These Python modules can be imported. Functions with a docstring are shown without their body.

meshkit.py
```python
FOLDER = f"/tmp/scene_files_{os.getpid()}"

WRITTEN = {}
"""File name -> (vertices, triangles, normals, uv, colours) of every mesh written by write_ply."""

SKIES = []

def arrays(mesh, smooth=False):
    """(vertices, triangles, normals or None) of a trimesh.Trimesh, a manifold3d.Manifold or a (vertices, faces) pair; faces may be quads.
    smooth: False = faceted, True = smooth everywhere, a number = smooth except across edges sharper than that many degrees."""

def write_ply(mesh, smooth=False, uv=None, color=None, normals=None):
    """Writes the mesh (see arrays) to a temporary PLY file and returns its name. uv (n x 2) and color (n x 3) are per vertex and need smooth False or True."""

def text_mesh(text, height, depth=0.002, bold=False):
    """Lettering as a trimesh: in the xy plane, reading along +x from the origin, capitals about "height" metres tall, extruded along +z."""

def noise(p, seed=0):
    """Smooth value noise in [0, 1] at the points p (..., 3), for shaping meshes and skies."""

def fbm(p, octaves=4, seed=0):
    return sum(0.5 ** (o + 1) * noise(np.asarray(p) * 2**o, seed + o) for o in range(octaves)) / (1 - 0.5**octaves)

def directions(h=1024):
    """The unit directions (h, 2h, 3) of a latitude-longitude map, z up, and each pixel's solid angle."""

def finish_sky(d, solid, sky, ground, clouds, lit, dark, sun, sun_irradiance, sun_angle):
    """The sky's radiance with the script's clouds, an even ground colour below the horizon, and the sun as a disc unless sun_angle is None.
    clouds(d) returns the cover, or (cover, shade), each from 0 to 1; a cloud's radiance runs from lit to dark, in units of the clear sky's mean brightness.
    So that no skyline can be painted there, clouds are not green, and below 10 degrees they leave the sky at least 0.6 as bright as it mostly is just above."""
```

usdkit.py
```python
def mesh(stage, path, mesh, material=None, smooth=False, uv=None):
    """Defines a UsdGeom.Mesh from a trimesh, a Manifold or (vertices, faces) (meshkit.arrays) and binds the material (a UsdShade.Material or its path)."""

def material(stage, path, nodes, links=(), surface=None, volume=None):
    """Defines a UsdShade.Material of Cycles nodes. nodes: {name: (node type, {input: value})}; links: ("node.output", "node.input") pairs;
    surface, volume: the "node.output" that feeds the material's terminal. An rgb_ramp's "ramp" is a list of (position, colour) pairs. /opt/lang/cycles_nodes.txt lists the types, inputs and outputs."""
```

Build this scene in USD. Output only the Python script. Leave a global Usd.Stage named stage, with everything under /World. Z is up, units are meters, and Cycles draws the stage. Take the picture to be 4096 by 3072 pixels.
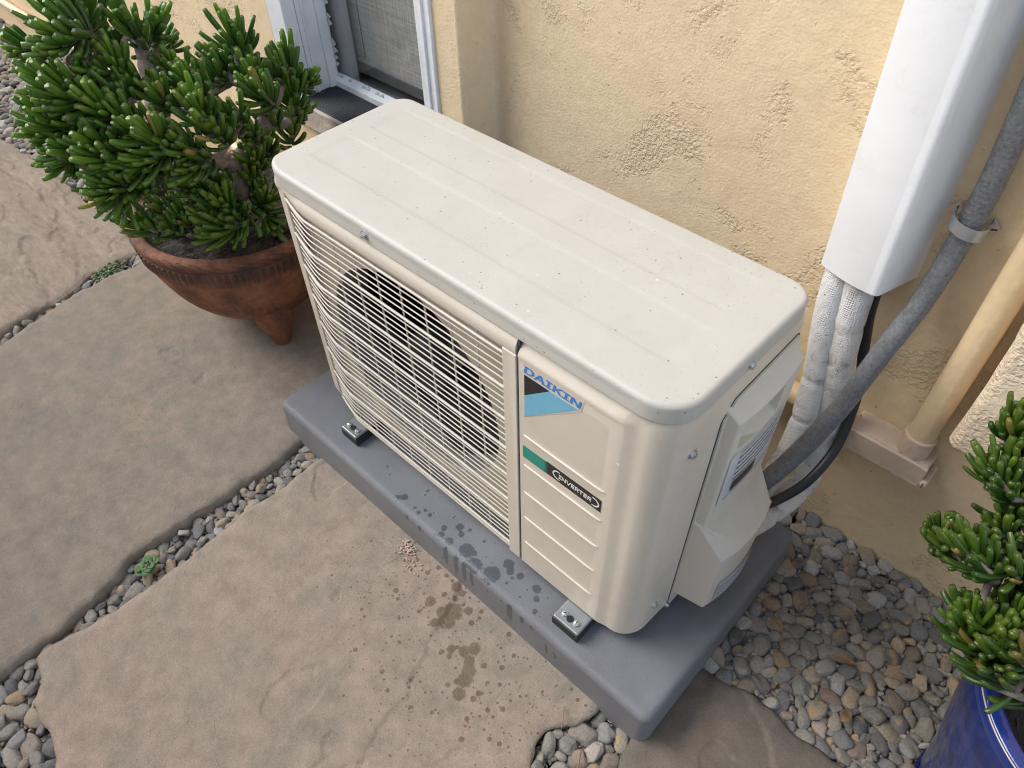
import math, random
import numpy as np
import trimesh, shapely, manifold3d
from shapely.geometry import Polygon, Point, LineString, box as sbox
from shapely import affinity
from scipy.spatial import Delaunay, cKDTree
import meshkit, usdkit
from pxr import Usd, UsdGeom, UsdLux, UsdShade, Gf, Sdf, Vt

stage = Usd.Stage.CreateInMemory()
UsdGeom.SetStageUpAxis(stage, 'Z'); UsdGeom.SetStageMetersPerUnit(stage, 1.0)
UsdGeom.Xform.Define(stage, '/World'); UsdGeom.Scope.Define(stage, '/World/Looks')

# ------------------------------------------------------------------ camera, sky, sun, exposure
CAM = np.array([0.97693, -0.46493, 1.25144])
ROT = np.array([[0.7286924, 0.6846112, -0.0177458], [0.4958874, -0.5453343, -0.6758004], [-0.4723379, 0.4836507, -0.736871]])      # rows: right, down, forward
FPX = 2939.05                # focal length in pixels of a 4096 pixel wide picture
EXPOSURE = 1.82
cam = UsdGeom.Camera.Define(stage, '/World/camera')
M = Gf.Matrix4d(1.0)
for i, ax in enumerate((ROT[0], -ROT[1], -ROT[2], CAM)):
    M.SetRow(i, Gf.Vec4d(*map(float, ax), 1.0 if i == 3 else 0.0))
cam.AddTransformOp().Set(M)
cam.CreateHorizontalApertureAttr(36.0); cam.CreateVerticalApertureAttr(27.0)
cam.CreateFocalLengthAttr(36.0 * FPX / 4096); cam.CreateClippingRangeAttr(Gf.Vec2f(0.02, 2000))
cam.CreateExposureAttr(EXPOSURE)

SUN_AZ, SUN_EL = math.radians(-118), math.radians(43)      # azimuth = atan2(x, y)
SUN_DIR = np.array([math.sin(SUN_AZ) * math.cos(SUN_EL), math.cos(SUN_AZ) * math.cos(SUN_EL), math.sin(SUN_EL)])
sky_mat = usdkit.material(stage, '/World/Looks/sky_look', {
    'sky': ('sky_texture', {'sky_type': 'single_scattering', 'sun_disc': False, 'sun_elevation': SUN_EL, 'sun_rotation': SUN_AZ}),
    'tc': ('texture_coordinate', {}),
    'n': ('noise_texture', {'scale': 2.2, 'detail': 5.0, 'roughness': 0.55}),
    'r': ('rgb_ramp', {'ramp': [(0.42, (0.10, 0.10, 0.10)), (0.66, (0.60, 0.60, 0.60))]}),
    'm': ('mix_color', {'fac': 0.8, 'b': (3.5, 4.15, 5.1), 'use_clamp': False}),
    'bg': ('background_shader', {'strength': 0.1})},
    [('tc.generated', 'n.vector'), ('n.fac', 'r.fac'), ('r.color', 'm.fac'), ('sky.color', 'm.a'), ('m.result', 'bg.color')], surface='bg.background')
dome = UsdLux.DomeLight.Define(stage, '/World/sky')
UsdShade.MaterialBindingAPI.Apply(dome.GetPrim()).Bind(sky_mat)
dome.GetPrim().SetCustomDataByKey('kind', 'structure')
sun = UsdLux.DistantLight.Define(stage, '/World/sun')
sun.CreateIntensityAttr(0.26); sun.CreateAngleAttr(40.0); sun.CreateColorAttr(Gf.Vec3f(1.0, 0.98, 0.945))
sun.GetPrim().CreateAttribute('inputs:normalize', Sdf.ValueTypeNames.Bool).Set(True)
zx = np.cross([0, 0, 1.0], SUN_DIR); zx /= np.linalg.norm(zx); zy = np.cross(SUN_DIR, zx)
M = Gf.Matrix4d(1.0)
for i, ax in enumerate((zx, zy, SUN_DIR)):
    M.SetRow(i, Gf.Vec4d(*map(float, ax), 0.0))
sun.AddTransformOp().Set(M)

# ------------------------------------------------------------------ helpers
USED = {}
def numbered(parent, name):
    k = (parent, name); n = USED.get(k, 0); USED[k] = n + 1
    return f'{parent}/{name}' if n == 0 else f'{parent}/{name}_{n:03d}'

def tag(prim, label=None, cat=None, group=None, kind=None):
    p = prim.GetPrim() if hasattr(prim, 'GetPrim') else prim
    for k, v in (('label', label), ('category', cat), ('group', group), ('kind', kind)):
        if v: p.SetCustomDataByKey(k, v)
    return p

def thing(name, label=None, cat=None, group=None, kind=None, parent='/World'):
    path = numbered(parent, name)
    UsdGeom.Xform.Define(stage, path)
    tag(stage.GetPrimAtPath(path), label, cat, group, kind)
    return path

def obj(parent, name, m, mat, smooth=30, label=None, cat=None, group=None, kind=None, col=None, attrs=None):
    path = numbered(parent, name)
    p = usdkit.mesh(stage, path, m, mat, smooth=smooth)
    if col is not None:
        pv = UsdGeom.PrimvarsAPI(p).CreatePrimvar('tone', Sdf.ValueTypeNames.Color3fArray, 'vertex')
        pv.Set(Vt.Vec3fArray.FromNumpy(np.asarray(col, np.float32)))
    for k, v in (attrs or {}).items():
        UsdGeom.PrimvarsAPI(p).CreatePrimvar(k, Sdf.ValueTypeNames.FloatArray, 'vertex').Set(Vt.FloatArray.FromNumpy(np.asarray(v, np.float32)))
    tag(p, label, cat, group, kind)
    return path

def mat(name, nodes, links=(), surface='p.BSDF'):
    return usdkit.material(stage, '/World/Looks/' + name, nodes, links, surface=surface)

def plain(name, color, rough=0.5, metal=0.0, bump=None, spec=0.5, **kw):
    """One colour with a faint uneven tone; bump = (noise scale, distance in metres)."""
    nodes = {'g': ('geometry', {}), 'n': ('noise_texture', {'scale': 14.0, 'detail': 6.0, 'roughness': 0.62}),
             'r': ('rgb_ramp', {'ramp': [(0.28, tuple(c * 0.88 for c in color)), (0.72, tuple(min(1, c * 1.08) for c in color))]}),
             'rr': ('map_range', {'from_min': 0.3, 'from_max': 0.7, 'to_min': max(0.02, rough - 0.06), 'to_max': min(1, rough + 0.07)}),
             'p': ('principled_bsdf', {'metallic': metal, 'specular_ior_level': spec, **kw})}
    links = [('g.position', 'n.vector'), ('n.fac', 'r.fac'), ('r.color', 'p.base_color'), ('n.fac', 'rr.value'), ('rr.result', 'p.roughness')]
    if bump:
        nodes['bn'] = ('noise_texture', {'scale': bump[0], 'detail': 4.0, 'roughness': 0.6})
        nodes['b'] = ('bump', {'distance': bump[1], 'strength': 1.0})
        links += [('g.position', 'bn.vector'), ('bn.fac', 'b.height'), ('b.normal', 'p.normal')]
    return mat(name, nodes, links)

def cat_m(ms):
    return trimesh.util.concatenate(ms)

def man(m):
    mm = m.to_mesh(); return trimesh.Trimesh(mm.vert_properties[:, :3], mm.tri_verts, process=False)

def rbox(lo, hi, r=0.003, n=2):
    """A box with rounded edges: hull of spheres at its corners."""
    lo, hi = np.minimum(lo, hi).astype(float), np.maximum(lo, hi).astype(float)
    r = min(r, 0.499 * (hi - lo).min())
    s = trimesh.creation.icosphere(n, r).vertices
    pts = np.vstack([s + [x, y, z] for x in (lo[0] + r, hi[0] - r) for y in (lo[1] + r, hi[1] - r) for z in (lo[2] + r, hi[2] - r)])
    return trimesh.convex.convex_hull(pts)

def hullpts(pts, r=0.002, n=1):
    s = trimesh.creation.icosphere(n, r).vertices
    return trimesh.convex.convex_hull(np.vstack([s + np.asarray(p, float) for p in pts]))

def spline(pts, n):
    """Catmull-Rom through points (any columns)."""
    p = np.asarray(pts, float)
    p = np.vstack([2 * p[0] - p[1], p, 2 * p[-1] - p[-2]])
    t = np.linspace(0, len(p) - 3 - 1e-9, n); i = t.astype(int); f = (t - i)[:, None]
    a, b, c, d = p[i], p[i + 1], p[i + 2], p[i + 3]
    return 0.5 * (2 * b + (c - a) * f + (2 * a - 5 * b + 4 * c - d) * f ** 2 + (3 * b - a - 3 * c + d) * f ** 3)

def tube(path, rad, sides=10, cap=True, ref=(0, 0, 1), squash=1.0):
    p = np.asarray(path, float); n = len(p); rad = np.broadcast_to(np.asarray(rad, float), (n,))
    t = np.gradient(p, axis=0); t /= np.linalg.norm(t, axis=1)[:, None] + 1e-12
    u = np.cross(t[0], ref)
    if np.linalg.norm(u) < 1e-3: u = np.cross(t[0], (1, 0.2, 0))
    u /= np.linalg.norm(u); us = []
    for k in range(n):
        u = u - t[k] * np.dot(u, t[k]); u /= np.linalg.norm(u); us.append(u)
    us = np.array(us); vs = np.cross(t, us)
    a = np.arange(sides) * 2 * np.pi / sides
    v = (p[:, None] + rad[:, None, None] * (us[:, None] * np.cos(a)[None, :, None] + squash * vs[:, None] * np.sin(a)[None, :, None])).reshape(-1, 3)
    i = np.arange(n - 1)[:, None] * sides; j = np.arange(sides)[None]; j2 = (j + 1) % sides
    f = np.stack([i + j, i + j2, i + sides + j2, i + sides + j], -1).reshape(-1, 4)
    f = np.vstack([f[:, [0, 1, 2]], f[:, [0, 2, 3]]])
    if cap:
        v = np.vstack([v, p[0], p[-1]]); jj = np.arange(sides); j3 = (jj + 1) % sides; b = (n - 1) * sides
        f = np.vstack([f, np.stack([np.full(sides, n * sides), j3, jj], 1), np.stack([np.full(sides, n * sides + 1), b + jj, b + j3], 1)])
    return trimesh.Trimesh(v, f, process=False)

def lathe(prof, n=64, center=(0, 0), disp=None):
    """prof: (r, z) from bottom to top outside, then on inwards. disp(angle, r, z) adds to the radius."""
    prof = np.asarray(prof, float); a = np.arange(n) * 2 * np.pi / n
    A, Rr = np.meshgrid(a, prof[:, 0]); Z = np.broadcast_to(prof[:, 1:2], A.shape)
    if disp is not None: Rr = Rr + disp(A, Rr, Z)
    v = np.stack([center[0] + Rr * np.cos(A), center[1] + Rr * np.sin(A), Z], -1).reshape(-1, 3)
    i = np.arange(len(prof) - 1)[:, None] * n; j = np.arange(n)[None]; j2 = (j + 1) % n
    f = np.stack([i + j, i + j2, i + n + j2, i + n + j], -1).reshape(-1, 4)
    return trimesh.Trimesh(v, np.vstack([f[:, [0, 1, 2]], f[:, [0, 2, 3]]]), process=False)

def extrude(poly, z0, z1):
    polys = getattr(poly, 'geoms', [poly])
    ms = []
    for g in polys:
        m = trimesh.creation.extrude_polygon(g, z1 - z0, engine='earcut'); m.apply_translation([0, 0, z0]); ms.append(m)
    return cat_m(ms)

def plate_xz(poly, y0, y1):
    """A polygon in (x, z) made a plate between y0 (front) and y1."""
    m = extrude(poly, 0, y1 - y0)
    v = m.vertices.copy(); m.vertices = np.stack([v[:, 0], y1 - v[:, 2], v[:, 1]], 1)
    return m

def grid_mesh(P):
    """P (n, m, 3) -> open sheet."""
    n, m = P.shape[:2]
    i = np.arange(n - 1)[:, None] * m; j = np.arange(m - 1)[None]
    f = np.stack([i + j, i + j + 1, i + m + j + 1, i + m + j], -1).reshape(-1, 4)
    return trimesh.Trimesh(P.reshape(-1, 3), np.vstack([f[:, [0, 1, 2]], f[:, [0, 2, 3]]]), process=False)

def fill_poly(outline, spacing, rng):
    """Delaunay mesh of a closed outline (n, 2) with interior points; the first n vertices are the outline."""
    pg = Polygon(outline); x0, y0, x1, y1 = pg.bounds
    gx, gy = np.meshgrid(np.arange(x0, x1, spacing), np.arange(y0, y1, spacing * 0.87))
    gx[1::2] += spacing / 2
    q = np.stack([gx.ravel(), gy.ravel()], 1) + rng.uniform(-0.2, 0.2, (gx.size, 2)) * spacing
    inner = pg.buffer(-spacing * 0.6)
    q = q[shapely.contains_xy(inner, q[:, 0], q[:, 1])]
    pts = np.vstack([outline, q]); tri = Delaunay(pts).simplices
    c = pts[tri].mean(1); tri = tri[shapely.contains_xy(pg, c[:, 0], c[:, 1])]
    a, b, d = pts[tri[:, 0]], pts[tri[:, 1]], pts[tri[:, 2]]
    neg = (b[:, 0] - a[:, 0]) * (d[:, 1] - a[:, 1]) - (b[:, 1] - a[:, 1]) * (d[:, 0] - a[:, 0]) < 0
    tri[neg] = tri[neg][:, ::-1]
    return pts, tri

def densify(pts, step, closed=True):
    p = np.asarray(pts, float); out = []
    nn = len(p) if closed else len(p) - 1
    for k in range(nn):
        a, b = p[k], p[(k + 1) % len(p)]; n = max(1, int(np.linalg.norm(b - a) / step))
        out += [a + (b - a) * t / n for t in range(n)]
    return np.array(out)

def in_view(p, margin=0.06):
    q = (np.atleast_2d(p) - CAM) @ ROT.T
    u, v = 0.5 + FPX * q[:, 0] / q[:, 2] / 4096, 0.5 + FPX * q[:, 1] / q[:, 2] / 3072
    return (q[:, 2] > 0) & (u > -margin) & (u < 1 + margin) & (v > -margin) & (v < 1 + margin), q[:, 2]

# ------------------------------------------------------------------ materials of the setting
def ramp_noise(scale, lo, hi, c0, c1, detail=6.0, rough=0.6, dist=0.0):
    return ('noise_texture', {'scale': scale, 'detail': detail, 'roughness': rough, 'distortion': dist}), ('rgb_ramp', {'ramp': [(lo, c0), (hi, c1)]})

def stone_mat(name, c_a, c_b, c_c, stretch=(1, 1, 1), drip=None):
    """Sandstone: broad tone patches, mottling, fine grain; attribute wet (0..1) darkens to brown and shines."""
    n1, r1 = ramp_noise(5.0, 0.38, 0.62, c_a, c_b, 5.0, 0.6, 0.4)
    n2, r2 = ramp_noise(26.0, 0.35, 0.68, (0.80, 0.80, 0.80), (1.14, 1.12, 1.10), 8.0, 0.68)
    n3, r3 = ramp_noise(380.0, 0.3, 0.7, (0.78, 0.77, 0.76), (1.16, 1.16, 1.16), 4.0, 0.7)
    n4, r4 = ramp_noise(9.0, 0.52, 0.66, (0, 0, 0), (0.75, 0.75, 0.75), 7.0, 0.7, 0.6)
    nodes = {'g': ('geometry', {}), 'mp': ('mapping', {'scale': stretch}), 'n1': n1, 'r1': r1, 'n2': n2, 'r2': r2, 'n3': n3, 'r3': r3, 'n4': n4, 'r4': r4,
             'mx': ('mix_color', {'b': c_c}), 'm2': ('mix_color', {'blend_type': 'multiply', 'fac': 1.0, 'use_clamp': False}),
             'm3': ('mix_color', {'blend_type': 'multiply', 'fac': 1.0, 'use_clamp': False}),
             'w': ('attribute', {'attribute': 'wet'}), 'wn': ('noise_texture', {'scale': 160.0, 'detail': 3.0}),
             'wa': ('math', {'math_type': 'multiply_add', 'value2': 0.34, 'value3': -0.17}), 'ws': ('math', {'math_type': 'add'}),
             'wr': ('map_range', {'from_min': 0.42, 'from_max': 0.56, 'clamp': True}),
             # small drops: random round spots, denser where the attribute drip says so
             'dv': ('voronoi_texture', {'scale': 62.0, 'randomness': 1.0}), 'dv2': ('voronoi_texture', {'scale': 150.0, 'randomness': 1.0}),
             'di': ('attribute', {'attribute': 'drip'}), 'dw': ('separate_color', {}), 'dw2': ('separate_color', {}),
             'da': ('math', {'math_type': 'multiply'}), 'db': ('math', {'math_type': 'subtract', 'value2': 0.42}), 'dm': ('math', {'math_type': 'multiply', 'value2': 0.62}),
             'dl': ('math', {'math_type': 'less_than'}), 'db2': ('math', {'math_type': 'subtract', 'value2': 0.60}), 'da2': ('math', {'math_type': 'multiply'}), 'dl2': ('math', {'math_type': 'less_than'}),
             'mxw': ('math', {'math_type': 'maximum'}), 'mxw2': ('math', {'math_type': 'maximum'}), 'wf': ('math', {'math_type': 'multiply', 'value2': 0.80}),
             'wc': ('mix_color', {'blend_type': 'multiply', 'b': (0.40, 0.33, 0.25)}),
             'ro': ('map_range', {'to_min': 0.82, 'to_max': 0.30}),
             'bn': ('noise_texture', {'scale': 130.0, 'detail': 7.0, 'roughness': 0.7}), 'bn2': ('noise_texture', {'scale': 34.0, 'detail': 5.0, 'roughness': 0.65, 'distortion': 0.8}),
             'b2': ('bump', {'distance': 0.0022, 'strength': 0.5}), 'b': ('bump', {'distance': 0.0020, 'strength': 0.85}), 'cn': ('noise_texture', {'scale': 4.5, 'detail': 7.0, 'roughness': 0.55, 'distortion': 0.2}), 'cr': ('map_range', {'from_min': 0.605, 'from_max': 0.611, 'clamp': True}), 'cr2': ('map_range', {'from_min': 0.372, 'from_max': 0.378, 'clamp': True}), 'ca': ('math', {'math_type': 'add'}), 'b3': ('bump', {'distance': 0.0015, 'strength': 0.45}),
             'p': ('principled_bsdf', {'specular_ior_level': 0.35})}
    links = [('g.position', 'mp.vector'), ('mp.vector', 'n1.vector'), ('mp.vector', 'n2.vector'), ('g.position', 'n3.vector'), ('mp.vector', 'n4.vector'),
             ('n1.fac', 'r1.fac'), ('n2.fac', 'r2.fac'), ('n3.fac', 'r3.fac'), ('n4.fac', 'r4.fac'),
             ('r1.color', 'mx.a'), ('r4.color', 'mx.fac'), ('mx.result', 'm2.a'), ('r2.color', 'm2.b'), ('m2.result', 'm3.a'), ('r3.color', 'm3.b'),
             ('g.position', 'wn.vector'), ('wn.fac', 'wa.value1'), ('wa.value', 'ws.value1'), ('w.fac', 'ws.value2'), ('ws.value', 'wr.value'),
             ('g.position', 'dv.vector'), ('g.position', 'dv2.vector'), ('dv.color', 'dw.color'), ('dv2.color', 'dw2.color'),
             ('dw.r', 'db.value1'), ('db.value', 'da.value1'), ('di.fac', 'da.value2'), ('da.value', 'dm.value1'), ('dv.distance', 'dl.value1'), ('dm.value', 'dl.value2'),
             ('dw2.r', 'db2.value1'), ('db2.value', 'da2.value1'), ('di.fac', 'da2.value2'), ('dv2.distance', 'dl2.value1'), ('da2.value', 'dl2.value2'),
             ('wr.result', 'mxw.value1'), ('dl.value', 'mxw.value2'), ('mxw.value', 'mxw2.value1'), ('dl2.value', 'mxw2.value2'),
             ('mxw2.value', 'wf.value1'), ('m3.result', 'wc.a'), ('wf.value', 'wc.fac'), ('wc.result', 'p.base_color'),
             ('mxw2.value', 'ro.value'), ('ro.result', 'p.roughness'),
             ('g.position', 'bn.vector'), ('mp.vector', 'bn2.vector'), ('bn2.fac', 'b2.height'), ('bn.fac', 'b.height'), ('mp.vector', 'cn.vector'), ('cn.fac', 'cr.value'), ('cn.fac', 'cr2.value'), ('cr.result', 'ca.value1'), ('cr2.result', 'ca.value2'), ('ca.value', 'b3.height'), ('b3.normal', 'b2.normal'), ('b2.normal', 'b.normal'), ('b.normal', 'p.normal')]
    return mat(name, nodes, links)

STONE_A = stone_mat('sandstone_pink_look', (0.325, 0.250, 0.190), (0.290, 0.236, 0.180), (0.245, 0.208, 0.163))
STONE_B = stone_mat('sandstone_grey_look', (0.243, 0.199, 0.152), (0.210, 0.181, 0.143), (0.272, 0.211, 0.155))
STONE_C = stone_mat('sandstone_tan_look', (0.289, 0.230, 0.173), (0.248, 0.202, 0.156), (0.209, 0.176, 0.137), (1.0, 2.6, 1.0))
STONE_D = stone_mat('sandstone_brown_look', (0.173, 0.138, 0.105), (0.138, 0.120, 0.094), (0.199, 0.152, 0.113))

SOIL = plain('soil_look', (0.035, 0.027, 0.02), 0.95, bump=(120.0, 0.006))
GROUND = plain('ground_look', (0.13, 0.11, 0.09), 0.95, bump=(60.0, 0.01))

def stucco_mat(name, c_a, c_b):
    nodes = {'g': ('geometry', {}),
             'n1': ('noise_texture', {'scale': 3.2, 'detail': 4.0, 'roughness': 0.55, 'distortion': 0.3}), 'r1': ('rgb_ramp', {'ramp': [(0.36, c_a), (0.64, c_b)]}),
             'n2': ('noise_texture', {'scale': 60.0, 'detail': 6.0, 'roughness': 0.7}), 'r2': ('rgb_ramp', {'ramp': [(0.3, (0.93, 0.92, 0.91)), (0.7, (1.05, 1.05, 1.05))]}),
             'n3': ('noise_texture', {'scale': 95.0, 'detail': 3.0, 'roughness': 0.6}), 'r3': ('rgb_ramp', {'ramp': [(0.255, (0.55, 0.45, 0.36)), (0.30, (1, 1, 1))]}),
             'm2': ('mix_color', {'blend_type': 'multiply', 'fac': 1.0, 'use_clamp': False}), 'm3': ('mix_color', {'blend_type': 'multiply', 'fac': 1.0, 'use_clamp': False}),
             # trowelled skin: fine orange-peel everywhere; rough patches where the broad mask is high
             'mk': ('noise_texture', {'scale': 5.6, 'detail': 6.0, 'roughness': 0.62, 'distortion': 0.7}), 'mkr': ('map_range', {'from_min': 0.53, 'from_max': 0.60, 'clamp': True}),
             'rb': ('noise_texture', {'scale': 150.0, 'detail': 4.0, 'roughness': 0.6, 'distortion': 0.4}), 'rc': ('map_range', {'from_min': 0.36, 'from_max': 0.66, 'to_min': -0.55, 'to_max': 0.5}), 'rm': ('math', {'math_type': 'multiply'}),
             'fb': ('noise_texture', {'scale': 230.0, 'detail': 4.0, 'roughness': 0.55}), 'fs': ('math', {'math_type': 'multiply', 'value2': 0.38}),
             'lb': ('noise_texture', {'scale': 17.0, 'detail': 3.0, 'roughness': 0.5, 'distortion': 0.5}), 'ls': ('math', {'math_type': 'multiply', 'value2': 0.9}),
             'a1': ('math', {'math_type': 'add'}), 'a2': ('math', {'math_type': 'add'}),
             'b': ('bump', {'distance': 0.0042, 'strength': 0.65}),
             'p': ('principled_bsdf', {'roughness': 0.78, 'specular_ior_level': 0.3})}
    links = [('g.position', k + '.vector') for k in ('n1', 'n2', 'n3', 'mk', 'rb', 'fb', 'lb')]
    links += [('n1.fac', 'r1.fac'), ('n2.fac', 'r2.fac'), ('n3.fac', 'r3.fac'), ('r1.color', 'm2.a'), ('r2.color', 'm2.b'), ('m2.result', 'm3.a'), ('r3.color', 'm3.b'), ('m3.result', 'p.base_color'),
              ('mk.fac', 'mkr.value'), ('mkr.result', 'rm.value1'), ('rb.fac', 'rc.value'), ('rc.result', 'rm.value2'), ('fb.fac', 'fs.value1'), ('lb.fac', 'ls.value1'),
              ('rm.value', 'a1.value1'), ('fs.value', 'a1.value2'), ('a1.value', 'a2.value1'), ('ls.value', 'a2.value2'), ('a2.value', 'b.height'), ('b.normal', 'p.normal')]
    return mat(name, nodes, links)

STUCCO = stucco_mat('stucco_look', (0.72, 0.555, 0.350), (0.78, 0.620, 0.385))
STUCCO_L = stucco_mat('stucco_pale_look', (0.72, 0.575, 0.40), (0.75, 0.60, 0.42))

# ------------------------------------------------------------------ ground and paving
gpts = np.array([(-60, -60), (60, -60), (60, 60), (-60, 60)], float)
obj('/World', 'ground', trimesh.Trimesh(np.c_[gpts, np.full(4, -0.085)], [[0, 1, 2], [0, 2, 3]], process=False), GROUND, False,
    label='bare earth under the paving and gravel', cat='ground', kind='structure')

PAD = (-0.1104, 0.8582, -0.0688, 0.3895, 0.0786)
A_OUT = [(0.0, 0.0), (0.013, -0.072), (0.018, -0.181), (0.012, -0.266), (0.018, -0.342), (0.019, -0.413), (0.022, -0.49), (0.018, -0.55), (0.004, -0.614), (-0.006, -0.658), (0.002, -0.675), (0.041, -0.688), (0.079, -0.71), (0.118, -0.714), (0.158, -0.716), (0.202, -0.73), (0.299, -0.762), (0.70, -0.62), (0.79, -0.304), (0.768, -0.24), (0.754, -0.217), (0.736, -0.188), (0.733, -0.162), (0.745, -0.142), (0.767, -0.116), (0.775, -0.084), (0.77, 0.0)]
B_OUT = [(-0.054, 0.02), (-0.054, -0.065), (-0.045, -0.126), (-0.045, -0.167), (-0.053, -0.235), (-0.052, -0.29), (-0.06, -0.327), (-0.06, -0.378), (-0.065, -0.425), (-0.062, -0.47), (-0.043, -0.512), (-0.031, -0.546), (-0.024, -0.601), (-0.015, -0.622), (-0.016, -0.68), (-0.014, -0.728), (-0.045, -0.865), (-0.701, -0.751), (-0.858, -0.398), (-0.878, -0.321), (-0.904, -0.213), (-0.914, -0.08), (-0.899, 0.007), (-0.87, 0.07), (-0.80, 0.20), (-0.62, 0.30), (-0.30, 0.31), (-0.10, 0.30)]
C_OUT = [(-1.928, 0.021), (-1.745, 0.04), (-1.498, 0.04), (-1.335, 0.039), (-1.192, 0.058), (-1.047, 0.057), (-0.954, 0.037), (-0.969, -0.053), (-0.971, -0.131), (-0.938, -0.185), (-0.926, -0.289), (-0.904, -0.38), (-0.912, -0.692), (-2.274, -0.71), (-2.602, -0.062)]
D_OUT = [(0.853, -0.124), (0.842, -0.098), (0.841, -0.072), (0.845, 0.0), (0.85, 0.10), (0.882, 0.106), (0.912, 0.109), (0.955, 0.124), (0.995, 0.115), (1.037, 0.106), (1.084, 0.113), (1.12, 0.118), (1.237, 0.113), (1.20, -0.05), (0.90, -0.22)]
PADWET = [(0.442,-0.046,0.014),(0.473,-0.058,0.015),(0.508,-0.049,0.016),(0.517,-0.014,0.01),(0.529,-0.023,0.007),(0.548,-0.017,0.007),(0.406,-0.054,0.008),(0.385,-0.055,0.007),(0.379,-0.041,0.006),(0.399,-0.02,0.008),(0.412,-0.029,0.006),(0.417,-0.012,0.004),(0.265,-0.056,0.007),(0.274,-0.045,0.007),(0.306,-0.048,0.004),(0.319,-0.051,0.005),(0.339,-0.04,0.005),(0.325,-0.039,0.004),(0.296,-0.006,0.004),(0.299,-0.015,0.003),(0.585,-0.016,0.008),(0.597,-0.03,0.006),(0.456,-0.04,0.006),(0.195,-0.021,0.003),(0.212,-0.032,0.003),(0.453,-0.011,0.004),(0.61,-0.049,0.005)]
STONEWET = [(0.447,-0.083,0.013),(0.463,-0.084,0.008),(0.433,-0.135,0.012),(0.442,-0.109,0.007),(0.461,-0.1,0.007),(0.477,-0.121,0.022),(0.48,-0.14,0.02),(0.462,-0.135,0.012),(0.496,-0.1,0.01),(0.468,-0.158,0.01),(0.417,-0.08,0.006),(0.394,-0.079,0.006),(0.516,-0.113,0.007),(0.52,-0.097,0.005),
 (0.553,-0.142,0.014),(0.543,-0.158,0.012),(0.562,-0.163,0.012),(0.574,-0.177,0.016),(0.579,-0.19,0.016),(0.571,-0.203,0.006),(0.589,-0.214,0.014),(0.524,-0.17,0.01),(0.531,-0.182,0.006),(0.586,-0.152,0.007),(0.617,-0.187,0.004),(0.643,-0.261,0.006)]

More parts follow.
